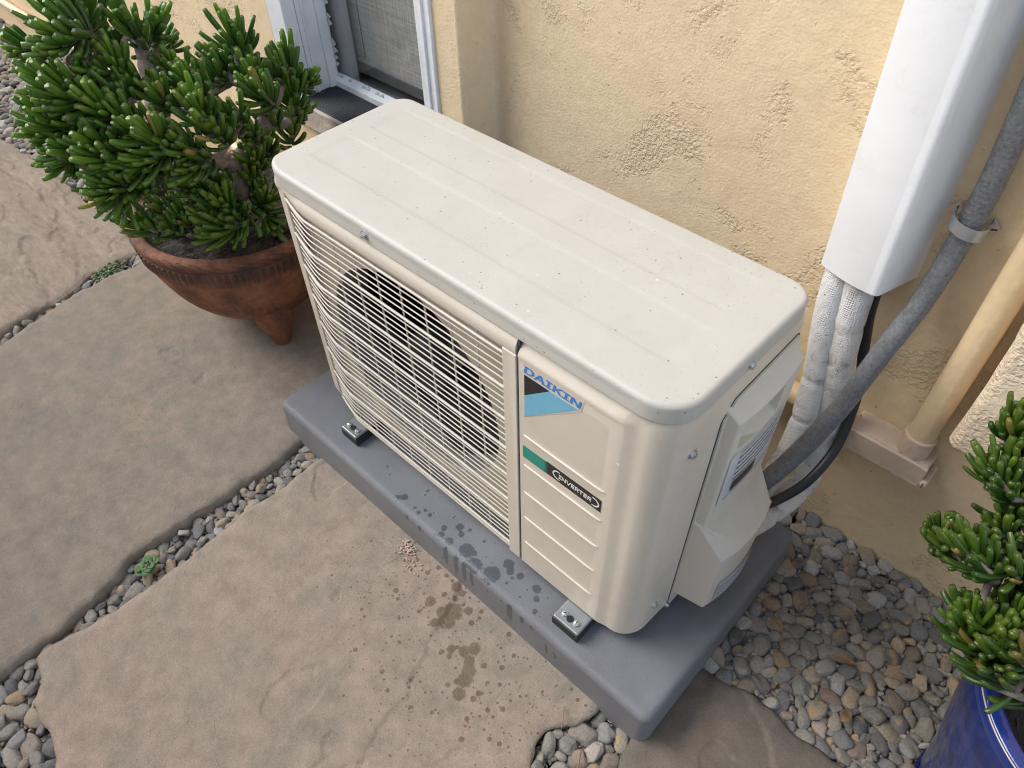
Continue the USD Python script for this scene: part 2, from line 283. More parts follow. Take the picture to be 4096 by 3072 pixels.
def flagstone(name, outline, spacing, m, seed, rise=0.004, terr=(), stretch=(1, 1), wet=(), drip=None, label=None, splits=()):
    rng = np.random.default_rng(seed)
    o = densify(outline, 0.007)
    for _ in range(2): o = 0.25 * np.roll(o, 1, 0) + 0.5 * o + 0.25 * np.roll(o, -1, 0)
    k = np.c_[o * 28, np.zeros(len(o))]
    nrm = np.roll(o, -1, 0) - np.roll(o, 1, 0); nrm = np.stack([nrm[:, 1], -nrm[:, 0]], 1); nrm /= np.linalg.norm(nrm, axis=1)[:, None] + 1e-9
    o = o + nrm * ((meshkit.fbm(k, 4, seed) - 0.5) * 0.016)[:, None]
    pts, tri = fill_poly(o, spacing, rng)
    d = cKDTree(densify(o, 0.002)).query(pts)[0]
    q = np.c_[pts[:, 0] * stretch[0], pts[:, 1] * stretch[1], np.full(len(pts), seed * 1.7)]
    h = (meshkit.fbm(q * 5, 4, seed) - 0.5) * 2 * rise
    for sc, th, dz in terr:                                   # cleft layers: sharp little ledges
        f = meshkit.fbm(q * sc + 3.1 * seed, 5, seed + 7)
        h += dz * np.clip((f - th) / 0.006, 0, 1)
    for (ax, ay, bx, by, dz) in splits:                       # a split sheet: one side of a ragged line lies lower
        L = np.array([bx - ax, by - ay]); L /= np.linalg.norm(L)
        s = (pts[:, 0] - ax) * -L[1] + (pts[:, 1] - ay) * L[0] + (meshkit.fbm(np.c_[pts * 18, np.zeros(len(pts))], 4, seed + 3) - 0.5) * 0.05
        h += dz * np.clip(s / 0.003, 0, 1)
    e = 0.5 + meshkit.noise(np.c_[pts * 60, np.zeros(len(pts))], seed + 2)
    h -= 0.007 * e * np.exp(-d / 0.006)
    n = len(o); v = [np.c_[pts, h]]
    rings = [(0.001, -0.016), (0.004, -0.034), (0.0, -0.08)]
    base = len(pts); prev = np.arange(n); f = [tri]
    for a, z in rings:
        jit = (meshkit.fbm(np.c_[o * 60, np.full(n, z * 90)], 3, seed + 5) - 0.5) * 0.010
        v.append(np.c_[o - nrm * (a + jit)[:, None], np.full(n, z)])
        cur = np.arange(base, base + n); base += n
        p2, c2 = np.roll(prev, -1), np.roll(cur, -1)
        if Polygon(o).exterior.is_ccw: f += [np.stack([prev, cur, c2], 1), np.stack([prev, c2, p2], 1)]
        else: f += [np.stack([prev, c2, cur], 1), np.stack([prev, p2, c2], 1)]
        prev = cur
    v = np.vstack(v); w = np.zeros(len(v)); dr = np.zeros(len(v))
    for x, y, r in wet:
        w = np.maximum(w, np.clip(1.0 - 0.5 * np.hypot(v[:, 0] - x, v[:, 1] - y) / (0.80 * r), 0, 1))
    if drip is not None: dr = drip(v[:, 0], v[:, 1])
    mesh = trimesh.Trimesh(v, np.vstack(f), process=False)
    path = obj('/World/pavement', name, mesh, m, True, label=label, attrs={'wet': w, 'drip': dr})
    return Polygon(o)

thing('pavement', 'sandstone flagstones laid with pebble joints', None, kind='structure')
def drip_a(x, y):
    d = np.abs((y + 0.15) / 0.17) ** 2 + np.abs((x - 0.53) / 0.24) ** 2
    return np.clip(1.25 * np.exp(-d) + 0.22, 0, 1)
PG_A = flagstone('flagstone', A_OUT, 0.0040, STONE_A, 3, 0.0020, ((3.2, 0.62, -0.0026),), wet=STONEWET, drip=drip_a, label='pinkish flagstone with water spots beside the grey pad',
                 splits=((0.46, -0.14, 0.52, -0.30, -0.0024), (0.64, -0.30, 0.44, -0.52, -0.0022)))
PG_B = flagstone('flagstone', B_OUT, 0.0046, STONE_B, 5, 0.0022, ((4.0, 0.66, -0.002),), drip=lambda x, y: np.full(len(x), 0.06), label='grey flagstone under the terracotta bowl')
PG_C = flagstone('flagstone', C_OUT, 0.0060, STONE_C, 8, 0.0050, ((2.2, 0.50, -0.0045), (3.3, 0.56, -0.0035), (2.8, 0.43, -0.004)), stretch=(0.9, 2.8), label='tan flagstone with cleft streaks behind the bowl')
PG_D = flagstone('flagstone', D_OUT, 0.0036, STONE_D, 11, 0.0025, ((5.0, 0.62, -0.0022),), drip=lambda x, y: np.full(len(x), 0.1), splits=((1.04, 0.045, 0.945, 0.125, -0.006),), label='brown flagstone at the front corner of the pad')

# ------------------------------------------------------------------ gravel
PEB = mat('pebble_look', {
    't': ('attribute', {'attribute': 'tone'}), 'tc': ('texture_coordinate', {}), 'g': ('geometry', {}),
    'n': ('noise_texture', {'scale': 240.0, 'detail': 5.0, 'roughness': 0.7}), 'r': ('rgb_ramp', {'ramp': [(0.28, (0.62, 0.6, 0.58)), (0.5, (1.0, 1.0, 1.0)), (0.75, (1.2, 1.19, 1.16))]}),
    'n2': ('noise_texture', {'scale': 900.0, 'detail': 2.0}), 'r2': ('rgb_ramp', {'ramp': [(0.30, (0.45, 0.43, 0.42)), (0.38, (1, 1, 1))]}),
    'm': ('mix_color', {'blend_type': 'multiply', 'fac': 1.0, 'use_clamp': False}), 'm2': ('mix_color', {'blend_type': 'multiply', 'fac': 0.8, 'use_clamp': False}),
    'b': ('bump', {'distance': 0.0012, 'strength': 0.6}), 'p': ('principled_bsdf', {'roughness': 0.82, 'specular_ior_level': 0.3})},
    [('g.position', 'n.vector'), ('g.position', 'n2.vector'), ('n.fac', 'r.fac'), ('n2.fac', 'r2.fac'), ('t.color', 'm.a'), ('r.color', 'm.b'), ('m.result', 'm2.a'), ('r2.color', 'm2.b'),
     ('m2.result', 'p.base_color'), ('n.fac', 'b.height'), ('b.normal', 'p.normal')])
TONES = np.array([(0.25, 0.24, 0.22), (0.165, 0.165, 0.165), (0.36, 0.30, 0.23), (0.40, 0.31, 0.21), (0.47, 0.44, 0.39), (0.27, 0.19, 0.145), (0.20, 0.165, 0.165), (0.29, 0.265, 0.215), (0.36, 0.24, 0.13), (0.105, 0.105, 0.11), (0.40, 0.34, 0.28), (0.26, 0.245, 0.20)])
TONE_P = np.array([16, 12, 12, 8, 8, 7, 6, 14, 3, 5, 8, 12.]); TONE_P /= TONE_P.sum()
ICO = {n: trimesh.creation.icosphere(n, 1.0) for n in (1, 2, 3)}
prng = np.random.default_rng(21)
def pebble(x, y, z, r, lvl):
    m = ICO[lvl]; v = m.vertices.copy()
    v = np.sign(v) * np.abs(v) ** prng.uniform(0.70, 1.0)
    v *= 1 + 0.62 * (meshkit.noise(v * 1.3 + prng.uniform(0, 50, 3), 3) - 0.5)[:, None] + 0.20 * (meshkit.noise(v * 2.7 + prng.uniform(0, 50, 3), 4) - 0.5)[:, None]
    v *= [r * prng.uniform(1.0, 1.40), r * prng.uniform(0.72, 1.0), r * prng.uniform(0.45, 0.72)]
    rot = trimesh.transformations.euler_matrix(prng.normal(0, 0.30), prng.normal(0, 0.30), prng.uniform(0, 6.28))[:3, :3]
    v = v @ rot.T + [x, y, z]
    c = TONES[prng.choice(len(TONES), p=TONE_P)] * prng.uniform(0.66, 1.0)
    c = c * 0.72 + np.array([0.225, 0.205, 0.178]) * 0.28
    cc = np.tile(c, (len(v), 1))
    if prng.random() < 0.16:                                  # a vein or a rusty end
        k = meshkit.noise(v * 90 + 7, 9)[:, None]; cc = cc * (1 - 0.6 * (k > 0.6)) + np.array([0.42, 0.27, 0.13]) * 0.6 * (k > 0.6)
    return v, m.faces, cc

PADPG = sbox(PAD[0], PAD[2], PAD[1], PAD[3])
STONES = shapely.union_all([PG_A, PG_B, PG_C, PG_D])
def scatter(region, r0, r1, dens, z, lvl, seed, tries=None):
    """Dart throwing in a shapely region: list of (x, y, z, r, lvl)."""
    rng = np.random.default_rng(seed); x0, y0, x1, y1 = region.bounds
    N = int(tries or (region.envelope.area / (r0 * r0) * 4))
    P = np.c_[rng.uniform(x0, x1, N), rng.uniform(y0, y1, N)]; P = P[shapely.contains_xy(region, P[:, 0], P[:, 1])]
    Rr = r0 + (r1 - r0) * rng.power(0.55, len(P)); o = np.argsort(-Rr + rng.normal(0, (r1 - r0) * 0.22, len(P)))
    P, Rr = P[o], Rr[o]; cell = {}; out = []; cs = 2 * r1
    for (px, py), r in zip(P, Rr):
        ci, cj = int(px // cs), int(py // cs); ok = True
        for a in (-1, 0, 1):
            for b in (-1, 0, 1):
                for (qx, qy, qr) in cell.get((ci + a, cj + b), ()):
                    if (qx - px) ** 2 + (qy - py) ** 2 < ((r + qr) * dens) ** 2: ok = False; break
                if not ok: break
            if not ok: break
        if ok:
            cell.setdefault((ci, cj), []).append((px, py, r)); out.append((px, py, z + rng.uniform(-0.004, 0.004), r, lvl))
    return out

WALLFRONT = Polygon([(-4, -1.2), (-4, 0.437), (-0.02, 0.437), (0.0, 0.51), (1.7, 0.51), (1.7, -1.2)])
FREE = WALLFRONT.difference(STONES.buffer(0.002)).difference(PADPG.buffer(0.001))
right = FREE.intersection(sbox(0.84, 0.06, 1.45, 0.52))
back = FREE.intersection(sbox(-0.02, 0.38, 0.84, 0.52))
pocket = FREE.intersection(sbox(0.70, -0.34, 0.92, 0.0))
joint = FREE.intersection(sbox(-0.12, -0.72, 0.06, 0.03))
corner = FREE.intersection(sbox(-0.08, -0.95, 0.4, -0.6)).difference(joint)
jointc = FREE.intersection(sbox(-1.02, -0.75, -0.82, 0.03))
strip = FREE.intersection(sbox(-3.4, 0.0, -0.02, 0.44))
peb = []
peb += scatter(right.buffer(-0.005), 0.0050, 0.0165, 0.80, -0.021, 2, 1) + scatter(right, 0.0060, 0.0125, 0.66, -0.033, 2, 2)
peb += scatter(right, 0.0020, 0.0042, 0.9, -0.026, 1, 21, 9000) + scatter(pocket, 0.0018, 0.004, 0.9, -0.027, 1, 22, 2500) + scatter(joint, 0.0018, 0.0038, 0.9, -0.028, 1, 23, 4500) + scatter(corner, 0.0018, 0.004, 0.9, -0.027, 1, 24, 3500)
peb += scatter(back, 0.009, 0.018, 0.85, -0.028, 1, 3)
peb += scatter(pocket.buffer(-0.004), 0.0085, 0.0165, 0.82, -0.022, 2, 4) + scatter(pocket, 0.007, 0.012, 0.72, -0.036, 2, 5)
peb += scatter(joint.buffer(-0.003), 0.0050, 0.0135, 0.82, -0.024, 2, 6) + scatter(joint, 0.005, 0.011, 0.72, -0.036, 2, 7)
peb += scatter(corner.buffer(-0.003), 0.0085, 0.0175, 0.82, -0.022, 2, 8) + scatter(corner, 0.007, 0.012, 0.72, -0.036, 2, 9)
peb += scatter(jointc.buffer(-0.002), 0.006, 0.013, 0.82, -0.024, 1, 10) + scatter(jointc, 0.006, 0.010, 0.75, -0.036, 1, 11)
peb += scatter(strip.buffer(-0.004), 0.0095, 0.019, 0.80, -0.020, 2, 12) + scatter(strip, 0.009, 0.014, 0.72, -0.036, 1, 13)
thing('gravel_bed', 'rounded river pebbles in grey, tan and cream', None, kind='structure')
bed = FREE.intersection(sbox(-3.8, -1.1, 1.6, 0.6))
bm = [trimesh.Trimesh(*fill_poly(densify(np.array(g.exterior.coords)[:-1], 0.05), 0.05, prng), process=False) if False else extrude(g, -0.075, -0.046) for g in getattr(bed, 'geoms', [bed]) if g.area > 1e-5]
obj('/World/gravel_bed', 'soil_bed', cat_m(bm), SOIL, False)
pa = np.array([p[:4] for p in peb]); vis, dep = in_view(pa[:, :3], 0.0)
hid = (pa[:, 2] < -0.031)
size = np.where(vis & ~hid, pa[:, 3] / dep, -1); order = np.argsort(-size)[:300]
pick = set(order[size[order] > 0].tolist()); rest = []
for i, p in enumerate(peb):
    m = pebble(*p)
    if i in pick: obj('/World/gravel_bed', 'pebble', trimesh.Trimesh(m[0], m[1], process=False), PEB, True, col=m[2])
    else: rest.append(m)
off = np.cumsum([0] + [len(m[0]) for m in rest])
obj('/World/gravel_bed', 'small_pebbles', trimesh.Trimesh(np.vstack([m[0] for m in rest]), np.vstack([m[1] + o for m, o in zip(rest, off)]), process=False), PEB, True, kind='stuff', col=np.vstack([m[2] for m in rest]))

# ------------------------------------------------------------------ house wall with window
WHITE = plain('white_trim_look', (0.70, 0.70, 0.69), 0.45, bump=(45.0, 0.0015))
WHITE_OLD = plain('white_jamb_look', (0.66, 0.67, 0.68), 0.5, bump=(38.0, 0.002))
PUTTY = plain('putty_look', (0.50, 0.51, 0.49), 0.8, bump=(160.0, 0.005))
SASH = plain('sash_look', (0.42, 0.41, 0.41), 0.5)
SILL = plain('sill_look', (0.42, 0.36, 0.30), 0.75, bump=(30.0, 0.004))
RUBBER = plain('rubber_mat_look', (0.040, 0.042, 0.047), 0.55, bump=(210.0, 0.002))
CAULK = plain('dark_gap_look', (0.05, 0.045, 0.04), 0.9)
BLIND = mat('woven_blind_look', {
    'g': ('geometry', {}), 'mp': ('mapping', {'scale': (14.0, 1.0, 620.0)}), 'mp2': ('mapping', {'scale': (560.0, 1.0, 22.0)}),
    'n': ('noise_texture', {'scale': 1.0, 'detail': 4.0}), 'n2': ('noise_texture', {'scale': 1.0, 'detail': 3.0}), 'a': ('math', {'math_type': 'add'}),
    'r': ('rgb_ramp', {'ramp': [(0.60, (0.42, 0.395, 0.35)), (0.95, (0.74, 0.70, 0.63))]}), 'rs': ('math', {'math_type': 'multiply', 'value2': 0.8}), 'p': ('principled_bsdf', {'roughness': 0.9})},
    [('g.position', 'mp.vector'), ('g.position', 'mp2.vector'), ('mp.vector', 'n.vector'), ('mp2.vector', 'n2.vector'), ('n.fac', 'a.value1'), ('n2.fac', 'a.value2'), ('a.value', 'rs.value1'), ('rs.value', 'r.fac'), ('r.color', 'p.base_color')])
PANE = mat('window_pane_look', {'lw': ('layer_weight', {'blend': 0.5}), 'pw': ('math', {'math_type': 'power', 'value2': 4.0}), 'f': ('math', {'math_type': 'multiply_add', 'value2': 0.6, 'value3': 0.045}), 't': ('transparent_bsdf', {'color': (0.93, 0.94, 0.94)}), 'gl': ('glossy_bsdf', {'roughness': 0.02, 'color': (0.95, 0.95, 0.95)}), 'mx': ('mix_closure', {})},
           [('lw.facing', 'pw.value1'), ('pw.value', 'f.value1'), ('f.value', 'mx.fac'), ('t.BSDF', 'mx.closure1'), ('gl.BSDF', 'mx.closure2')], surface='mx.closure')
WOOD_DARK = plain('dark_rail_look', (0.20, 0.18, 0.16), 0.6, bump=(60.0, 0.002))

wall = thing('house_wall', 'cream stucco house wall behind the white outdoor unit, with a window', 'wall')
WX0, WX1, WZ0 = -0.66, -0.087, 0.335
def soft_plan(poly, r):
    return poly.buffer(-r, quad_segs=8).buffer(r, quad_segs=8)
plan = Polygon([(-4.5, 0.442), (-0.021, 0.442), (0.004, 0.512), (3.2, 0.512), (3.2, 0.95), (-4.5, 0.95)])
plan = plan.buffer(-0.010, quad_segs=8).buffer(0.010, quad_segs=8).buffer(0.012, quad_segs=8).buffer(-0.012, quad_segs=8)
def wall_piece(pg, z0, z1, name='stucco_wall', m=STUCCO):
    return extrude(pg, z0, z1)
openx = sbox(WX0, 0.3, WX1, 0.80)
ms = [wall_piece(plan, -0.2, WZ0), wall_piece(plan.difference(openx), WZ0, 1.75), wall_piece(plan, 1.75, 2.9)]
def sub_wall(m):                                              # weld and roughen so that edges are not razor sharp
    return m
obj(wall, 'stucco_wall', cat_m(ms), STUCCO, 25)
# projecting stucco bay on the right, its lower corner rounded
bay = rbox((0.974, 0.432, 0.388), (2.2, 0.62, 2.9), 0.016, 3)
bay.merge_vertices(); bay = trimesh.Trimesh(*trimesh.remesh.subdivide_to_size(bay.vertices, bay.faces, 0.03, max_iter=12)); bay.merge_vertices()
bv = bay.vertices.copy(); bv += (meshkit.fbm(bv * 11, 3, 5) - 0.5)[:, None] * np.array([0.010, 0.005, 0.010]); bay.vertices = bv
obj(wall, 'stucco_bay', bay, STUCCO_L, 60, label='projecting stucco block above the blue pot')
eave = rbox((-4.5, 0.10, 2.9), (3.2, 1.3, 3.0), 0.01, 1)  # unseen eave, added to narrow the strip of sky that lights the yard
obj(wall, 'added_eave', eave, WHITE, 30)
win = thing('window', 'white framed window with a woven blind', parent=wall)
yF = 0.436
obj(win, 'casing', rbox((-0.660, yF, 0.405), (-0.594, 0.47, 1.75), 0.003), WHITE, 30)
obj(win, 'casing', rbox((-0.130, yF, 0.405), (-0.087, 0.56, 1.75), 0.003), WHITE, 30)
obj(win, 'casing_bead', rbox((-0.122, yF - 0.004, 0.405), (-0.104, yF + 0.01, 1.75), 0.003), WHITE, 30)
jm = [rbox((-0.612, 0.4706, 0.405), (-0.594, 0.552, 1.75), 0.002), rbox((-0.597, 0.482, 0.405), (-0.5905, 0.489, 1.75), 0.002), rbox((-0.597, 0.520, 0.405), (-0.588, 0.546, 1.75), 0.002)]
obj(win, 'jamb', cat_m(jm), WHITE_OLD, 30)
rg = np.random.default_rng(5)
pl = []
for z in np.arange(0.42, 1.0, 0.016):                         # flaking putty along the glass edge
    if rg.random() < 0.8: pl.append(hullpts([(-0.588, 0.547, z), (-0.588 + rg.uniform(0.004, 0.010), 0.550, z + 0.005), (-0.588, 0.549, z + rg.uniform(0.008, 0.016))], 0.0018))
for x in np.arange(-0.58, -0.14, 0.017):
    if rg.random() < 0.7: pl.append(hullpts([(x, 0.546, 0.427), (x + 0.006, 0.549, 0.4275 + rg.uniform(0.002, 0.006)), (x + rg.uniform(0.008, 0.016), 0.547, 0.427)], 0.0015))
obj(win, 'putty', cat_m(pl), PUTTY, 30)
obj(win, 'bottom_rail', hullpts([(-0.60, 0.536, 0.404), (-0.13, 0.536, 0.404), (-0.60, 0.537, 0.418), (-0.13, 0.537, 0.418), (-0.60, 0.556, 0.428), (-0.13, 0.556, 0.428), (-0.60, 0.56, 0.404), (-0.13, 0.56, 0.404)], 0.002), WHITE, 30)
obj(win, 'pane', trimesh.creation.box([0.49, 0.003, 1.34], trimesh.transformations.translation_matrix([-0.35, 0.556, 0.425 + 0.67])), PANE, False)
obj(win, 'sash', rbox((-0.615, 0.562, 0.40), (-0.550, 0.582, 1.75), 0.002), SASH, 30)
obj(win, 'inner_ledge', rbox((-0.62, 0.575, 0.385), (-0.10, 0.70, 0.405), 0.002), WOOD_DARK, 30)
obj(win, 'blind_rail', rbox((-0.572, 0.598, 0.425), (-0.10, 0.604, 0.452), 0.002), WOOD_DARK, 30)
obj(win, 'blind', trimesh.creation.box([0.46, 0.002, 1.28], trimesh.transformations.translation_matrix([-0.343, 0.602, 0.452 + 0.64])), BLIND, False)
obj(win, 'blind_cord', tube([(-0.535, 0.598, 0.47), (-0.537, 0.598, 1.7)], 0.0012, 6), WOOD_DARK, True)
obj(win, 'room_back', rbox((-0.70, 0.74, 0.30), (0.0, 0.76, 1.8), 0.002), CAULK, 30)
obj(win, 'sill', rbox((-0.655, 0.426, 0.338), (-0.10, 0.56, 0.400), 0.005), SILL, 30)
rib = [rbox((-0.594, 0.434, 0.399), (-0.131, 0.539, 0.4045), 0.001)]
for y in np.arange(0.437, 0.536, 0.0052): rib.append(rbox((-0.594, y, 0.403), (-0.131, y + 0.0026, 0.4072), 0.0009, 1))
obj(win, 'sill_mat', cat_m(rib), RUBBER, 30)
obj(win, 'caulk_line', tube([(-0.6615, 0.440, z) for z in np.linspace(0.40, 1.75, 30)], 0.0022, 6), CAULK, True)

# pale pipe low along the left wall
PIPE_PALE = plain('painted_pipe_look', (0.74, 0.56, 0.37), 0.45, bump=(90.0, 0.001))
obj('/World', 'wall_pipe', tube([(x, 0.424, 0.118) for x in np.linspace(-3.4, -0.75, 20)], 0.013, 14), PIPE_PALE, True,
    label='thin cream pipe running low along the wall behind the bowl plant', cat='pipe')

# ------------------------------------------------------------------ equipment pad
pad_nodes = {
    'g': ('geometry', {}), 'n1': ('noise_texture', {'scale': 7.0, 'detail': 5.0, 'roughness': 0.6}), 'r1': ('rgb_ramp', {'ramp': [(0.35, (0.145, 0.144, 0.150)), (0.65, (0.180, 0.180, 0.188))]}),
    'n2': ('noise_texture', {'scale': 520.0, 'detail': 2.0}), 'r2': ('rgb_ramp', {'ramp': [(0.3, (0.9, 0.9, 0.9)), (0.7, (1.1, 1.1, 1.1))]}), 'm2': ('mix_color', {'blend_type': 'multiply', 'fac': 1.0, 'use_clamp': False}),
    'w': ('attribute', {'attribute': 'wet'}), 'wn': ('noise_texture', {'scale': 190.0, 'detail': 3.0}), 'wa': ('math', {'math_type': 'multiply_add', 'value2': 0.36, 'value3': -0.18}), 'ws': ('math', {'math_type': 'add'}),
    'wr': ('map_range', {'from_min': 0.44, 'from_max': 0.54, 'clamp': True}),
    'dv': ('voronoi_texture', {'scale': 85.0}), 'ds': ('separate_color', {}), 'di': ('attribute', {'attribute': 'drip'}), 'd0': ('math', {'math_type': 'multiply_add', 'value2': 0.60, 'value3': -0.24}), 'd1': ('math', {'math_type': 'multiply'}), 'dl': ('math', {'math_type': 'less_than'}),
    'mx': ('math', {'math_type': 'maximum'}), 'wf': ('math', {'math_type': 'multiply', 'value2': 0.85}), 'wc': ('mix_color', {'blend_type': 'multiply', 'b': (0.36, 0.38, 0.42)}), 'ro': ('map_range', {'to_min': 0.60, 'to_max': 0.28}),
    'sp': ('noise_texture', {'scale': 240.0, 'detail': 1.0}), 'spr': ('rgb_ramp', {'ramp': [(0.795, (0, 0, 0)), (0.82, (0.8, 0.8, 0.8))]}), 'spm': ('mix_color', {'b': (0.5, 0.49, 0.47)}),
    'bn': ('noise_texture', {'scale': 430.0, 'detail': 2.0, 'distortion': 1.0}), 'b': ('bump', {'distance': 0.0011, 'strength': 0.7}), 'p': ('principled_bsdf', {'specular_ior_level': 0.45})}
PADM = mat('grey_plastic_look', pad_nodes,
    [('g.position', k + '.vector') for k in ('n1', 'n2', 'wn', 'dv', 'sp', 'bn')] + [('n1.fac', 'r1.fac'), ('n2.fac', 'r2.fac'), ('r1.color', 'm2.a'), ('r2.color', 'm2.b'),
     ('wn.fac', 'wa.value1'), ('wa.value', 'ws.value1'), ('w.fac', 'ws.value2'), ('ws.value', 'wr.value'), ('dv.color', 'ds.color'), ('ds.r', 'd0.value1'), ('d0.value', 'd1.value1'), ('di.fac', 'd1.value2'),
     ('dv.distance', 'dl.value1'), ('d1.value', 'dl.value2'), ('wr.result', 'mx.value1'), ('dl.value', 'mx.value2'), ('mx.value', 'wf.value1'), ('m2.result', 'spm.a'), ('sp.fac', 'spr.fac'), ('spr.color', 'spm.fac'),
     ('spm.result', 'wc.a'), ('wf.value', 'wc.fac'), ('wc.result', 'p.base_color'), ('mx.value', 'ro.value'), ('ro.result', 'p.roughness'), ('bn.fac', 'b.height'), ('b.normal', 'p.normal')])
def round_rect(x0, x1, y0, y1, r, step=0.006):
    pg = sbox(x0, y0, x1, y1).buffer(-r).buffer(r, quad_segs=8)
    return np.array(shapely.segmentize(pg.exterior, step).coords)[:-1][::1]
def loft_top(outlines, zs, top_spacing, rng, hfun=None):
    """Rings of equal vertex count bottom to top, closed by a Delaunay cap on the last ring."""
    n = len(outlines[0]); v = [np.c_[o, np.broadcast_to(z, n)] for o, z in zip(outlines, zs)]; f = []
    ccw = Polygon(outlines[0]).exterior.is_ccw
    for k in range(len(v) - 1):
        a = np.arange(n) + k * n; a2 = np.roll(a, -1); b, b2 = a + n, a2 + n
        f += [np.stack([a, a2, b2], 1), np.stack([a, b2, b], 1)] if ccw else [np.stack([a, b2, a2], 1), np.stack([a, b, b2], 1)]
    pts, tri = fill_poly(outlines[-1], top_spacing, rng); base = (len(v) - 1) * n
    extra = pts[n:]; h = np.full(len(extra), np.mean(zs[-1])) + (hfun(extra) if hfun else 0)
    v.append(np.c_[extra, h]); remap = np.where(np.arange(len(pts)) < n, np.arange(len(pts)) + base, np.arange(len(pts)) - n + base + n)
    f.append(remap[tri])
    return trimesh.Trimesh(np.vstack(v), np.vstack(f), process=False)
def inset(o, d):
    t = np.roll(o, -1, 0) - np.roll(o, 1, 0); t /= np.linalg.norm(t, axis=1)[:, None]; nn = np.stack([t[:, 1], -t[:, 0]], 1)
    s = 1 if Polygon(o).exterior.is_ccw else -1
    return o - s * nn * d
base_o = round_rect(PAD[0], PAD[1], PAD[2], PAD[3], 0.018)
rr = 0.013; an = np.linspace(0, np.pi / 2, 6)
outs = [inset(base_o, -0.003), inset(base_o, -0.0025), inset(base_o, -0.001)] + [inset(base_o, rr * (1 - math.cos(a))) for a in an]
zs = [-0.08, 0.0, 0.04] + [PAD[4] - rr + rr * math.sin(a) for a in an]
pm = loft_top(outs, zs, 0.005, np.random.default_rng(9))
pv = pm.vertices
w = np.zeros(len(pv))
for x, y, r in PADWET: w = np.maximum(w, np.clip(1.0 - 0.5 * np.hypot(pv[:, 0] - x, pv[:, 1] - y) / r, 0, 1) * (pv[:, 2] > 0.07))
for x, zt, zb, r in [(0.305, .07, .05, .004), (0.34, .068, .05, .005), (0.41, .07, .04, .006), (0.437, .07, .035, .006), (0.458, .072, .028, .006), (0.477, .066, .03, .004), (0.57, .066, .04, .007), (0.598, .066, .045, .005), (0.62, .066, .05, .004), (0.655, .05, .035, .004), (0.675, .05, .03, .004), (0.385, .06, .05, .005)]:
    dd = np.hypot((pv[:, 0] - x) / r, np.maximum(0, np.maximum(zb - pv[:, 2], pv[:, 2] - zt)) / r)
    w = np.maximum(w, np.clip(1 - 0.5 * dd, 0, 1) * (pv[:, 1] < -0.05))
dr = np.clip(1.1 * np.exp(-((pv[:, 0] - 0.48) / 0.17) ** 2 - ((pv[:, 1] + 0.05) / 0.06) ** 2) + 0.03, 0, 1)
padx = thing('equipment_pad', 'dark grey plastic pad with water spots, under the white outdoor unit', 'pad')
obj(padx, 'slab', pm, PADM, True, attrs={'wet': w, 'drip': dr})

# assumed wall out of view, added to block low sky and bounce warm light
gw = Polygon([(-7, -1.9), (6, -1.9), (6, -2.1), (-7, -2.1)])
obj('/World', 'added_bounce_wall', extrude(gw, -0.1, 2.1), STUCCO_L, 30, label='assumed unseen cream wall added to cut low sky and bounce warm light', cat='wall')

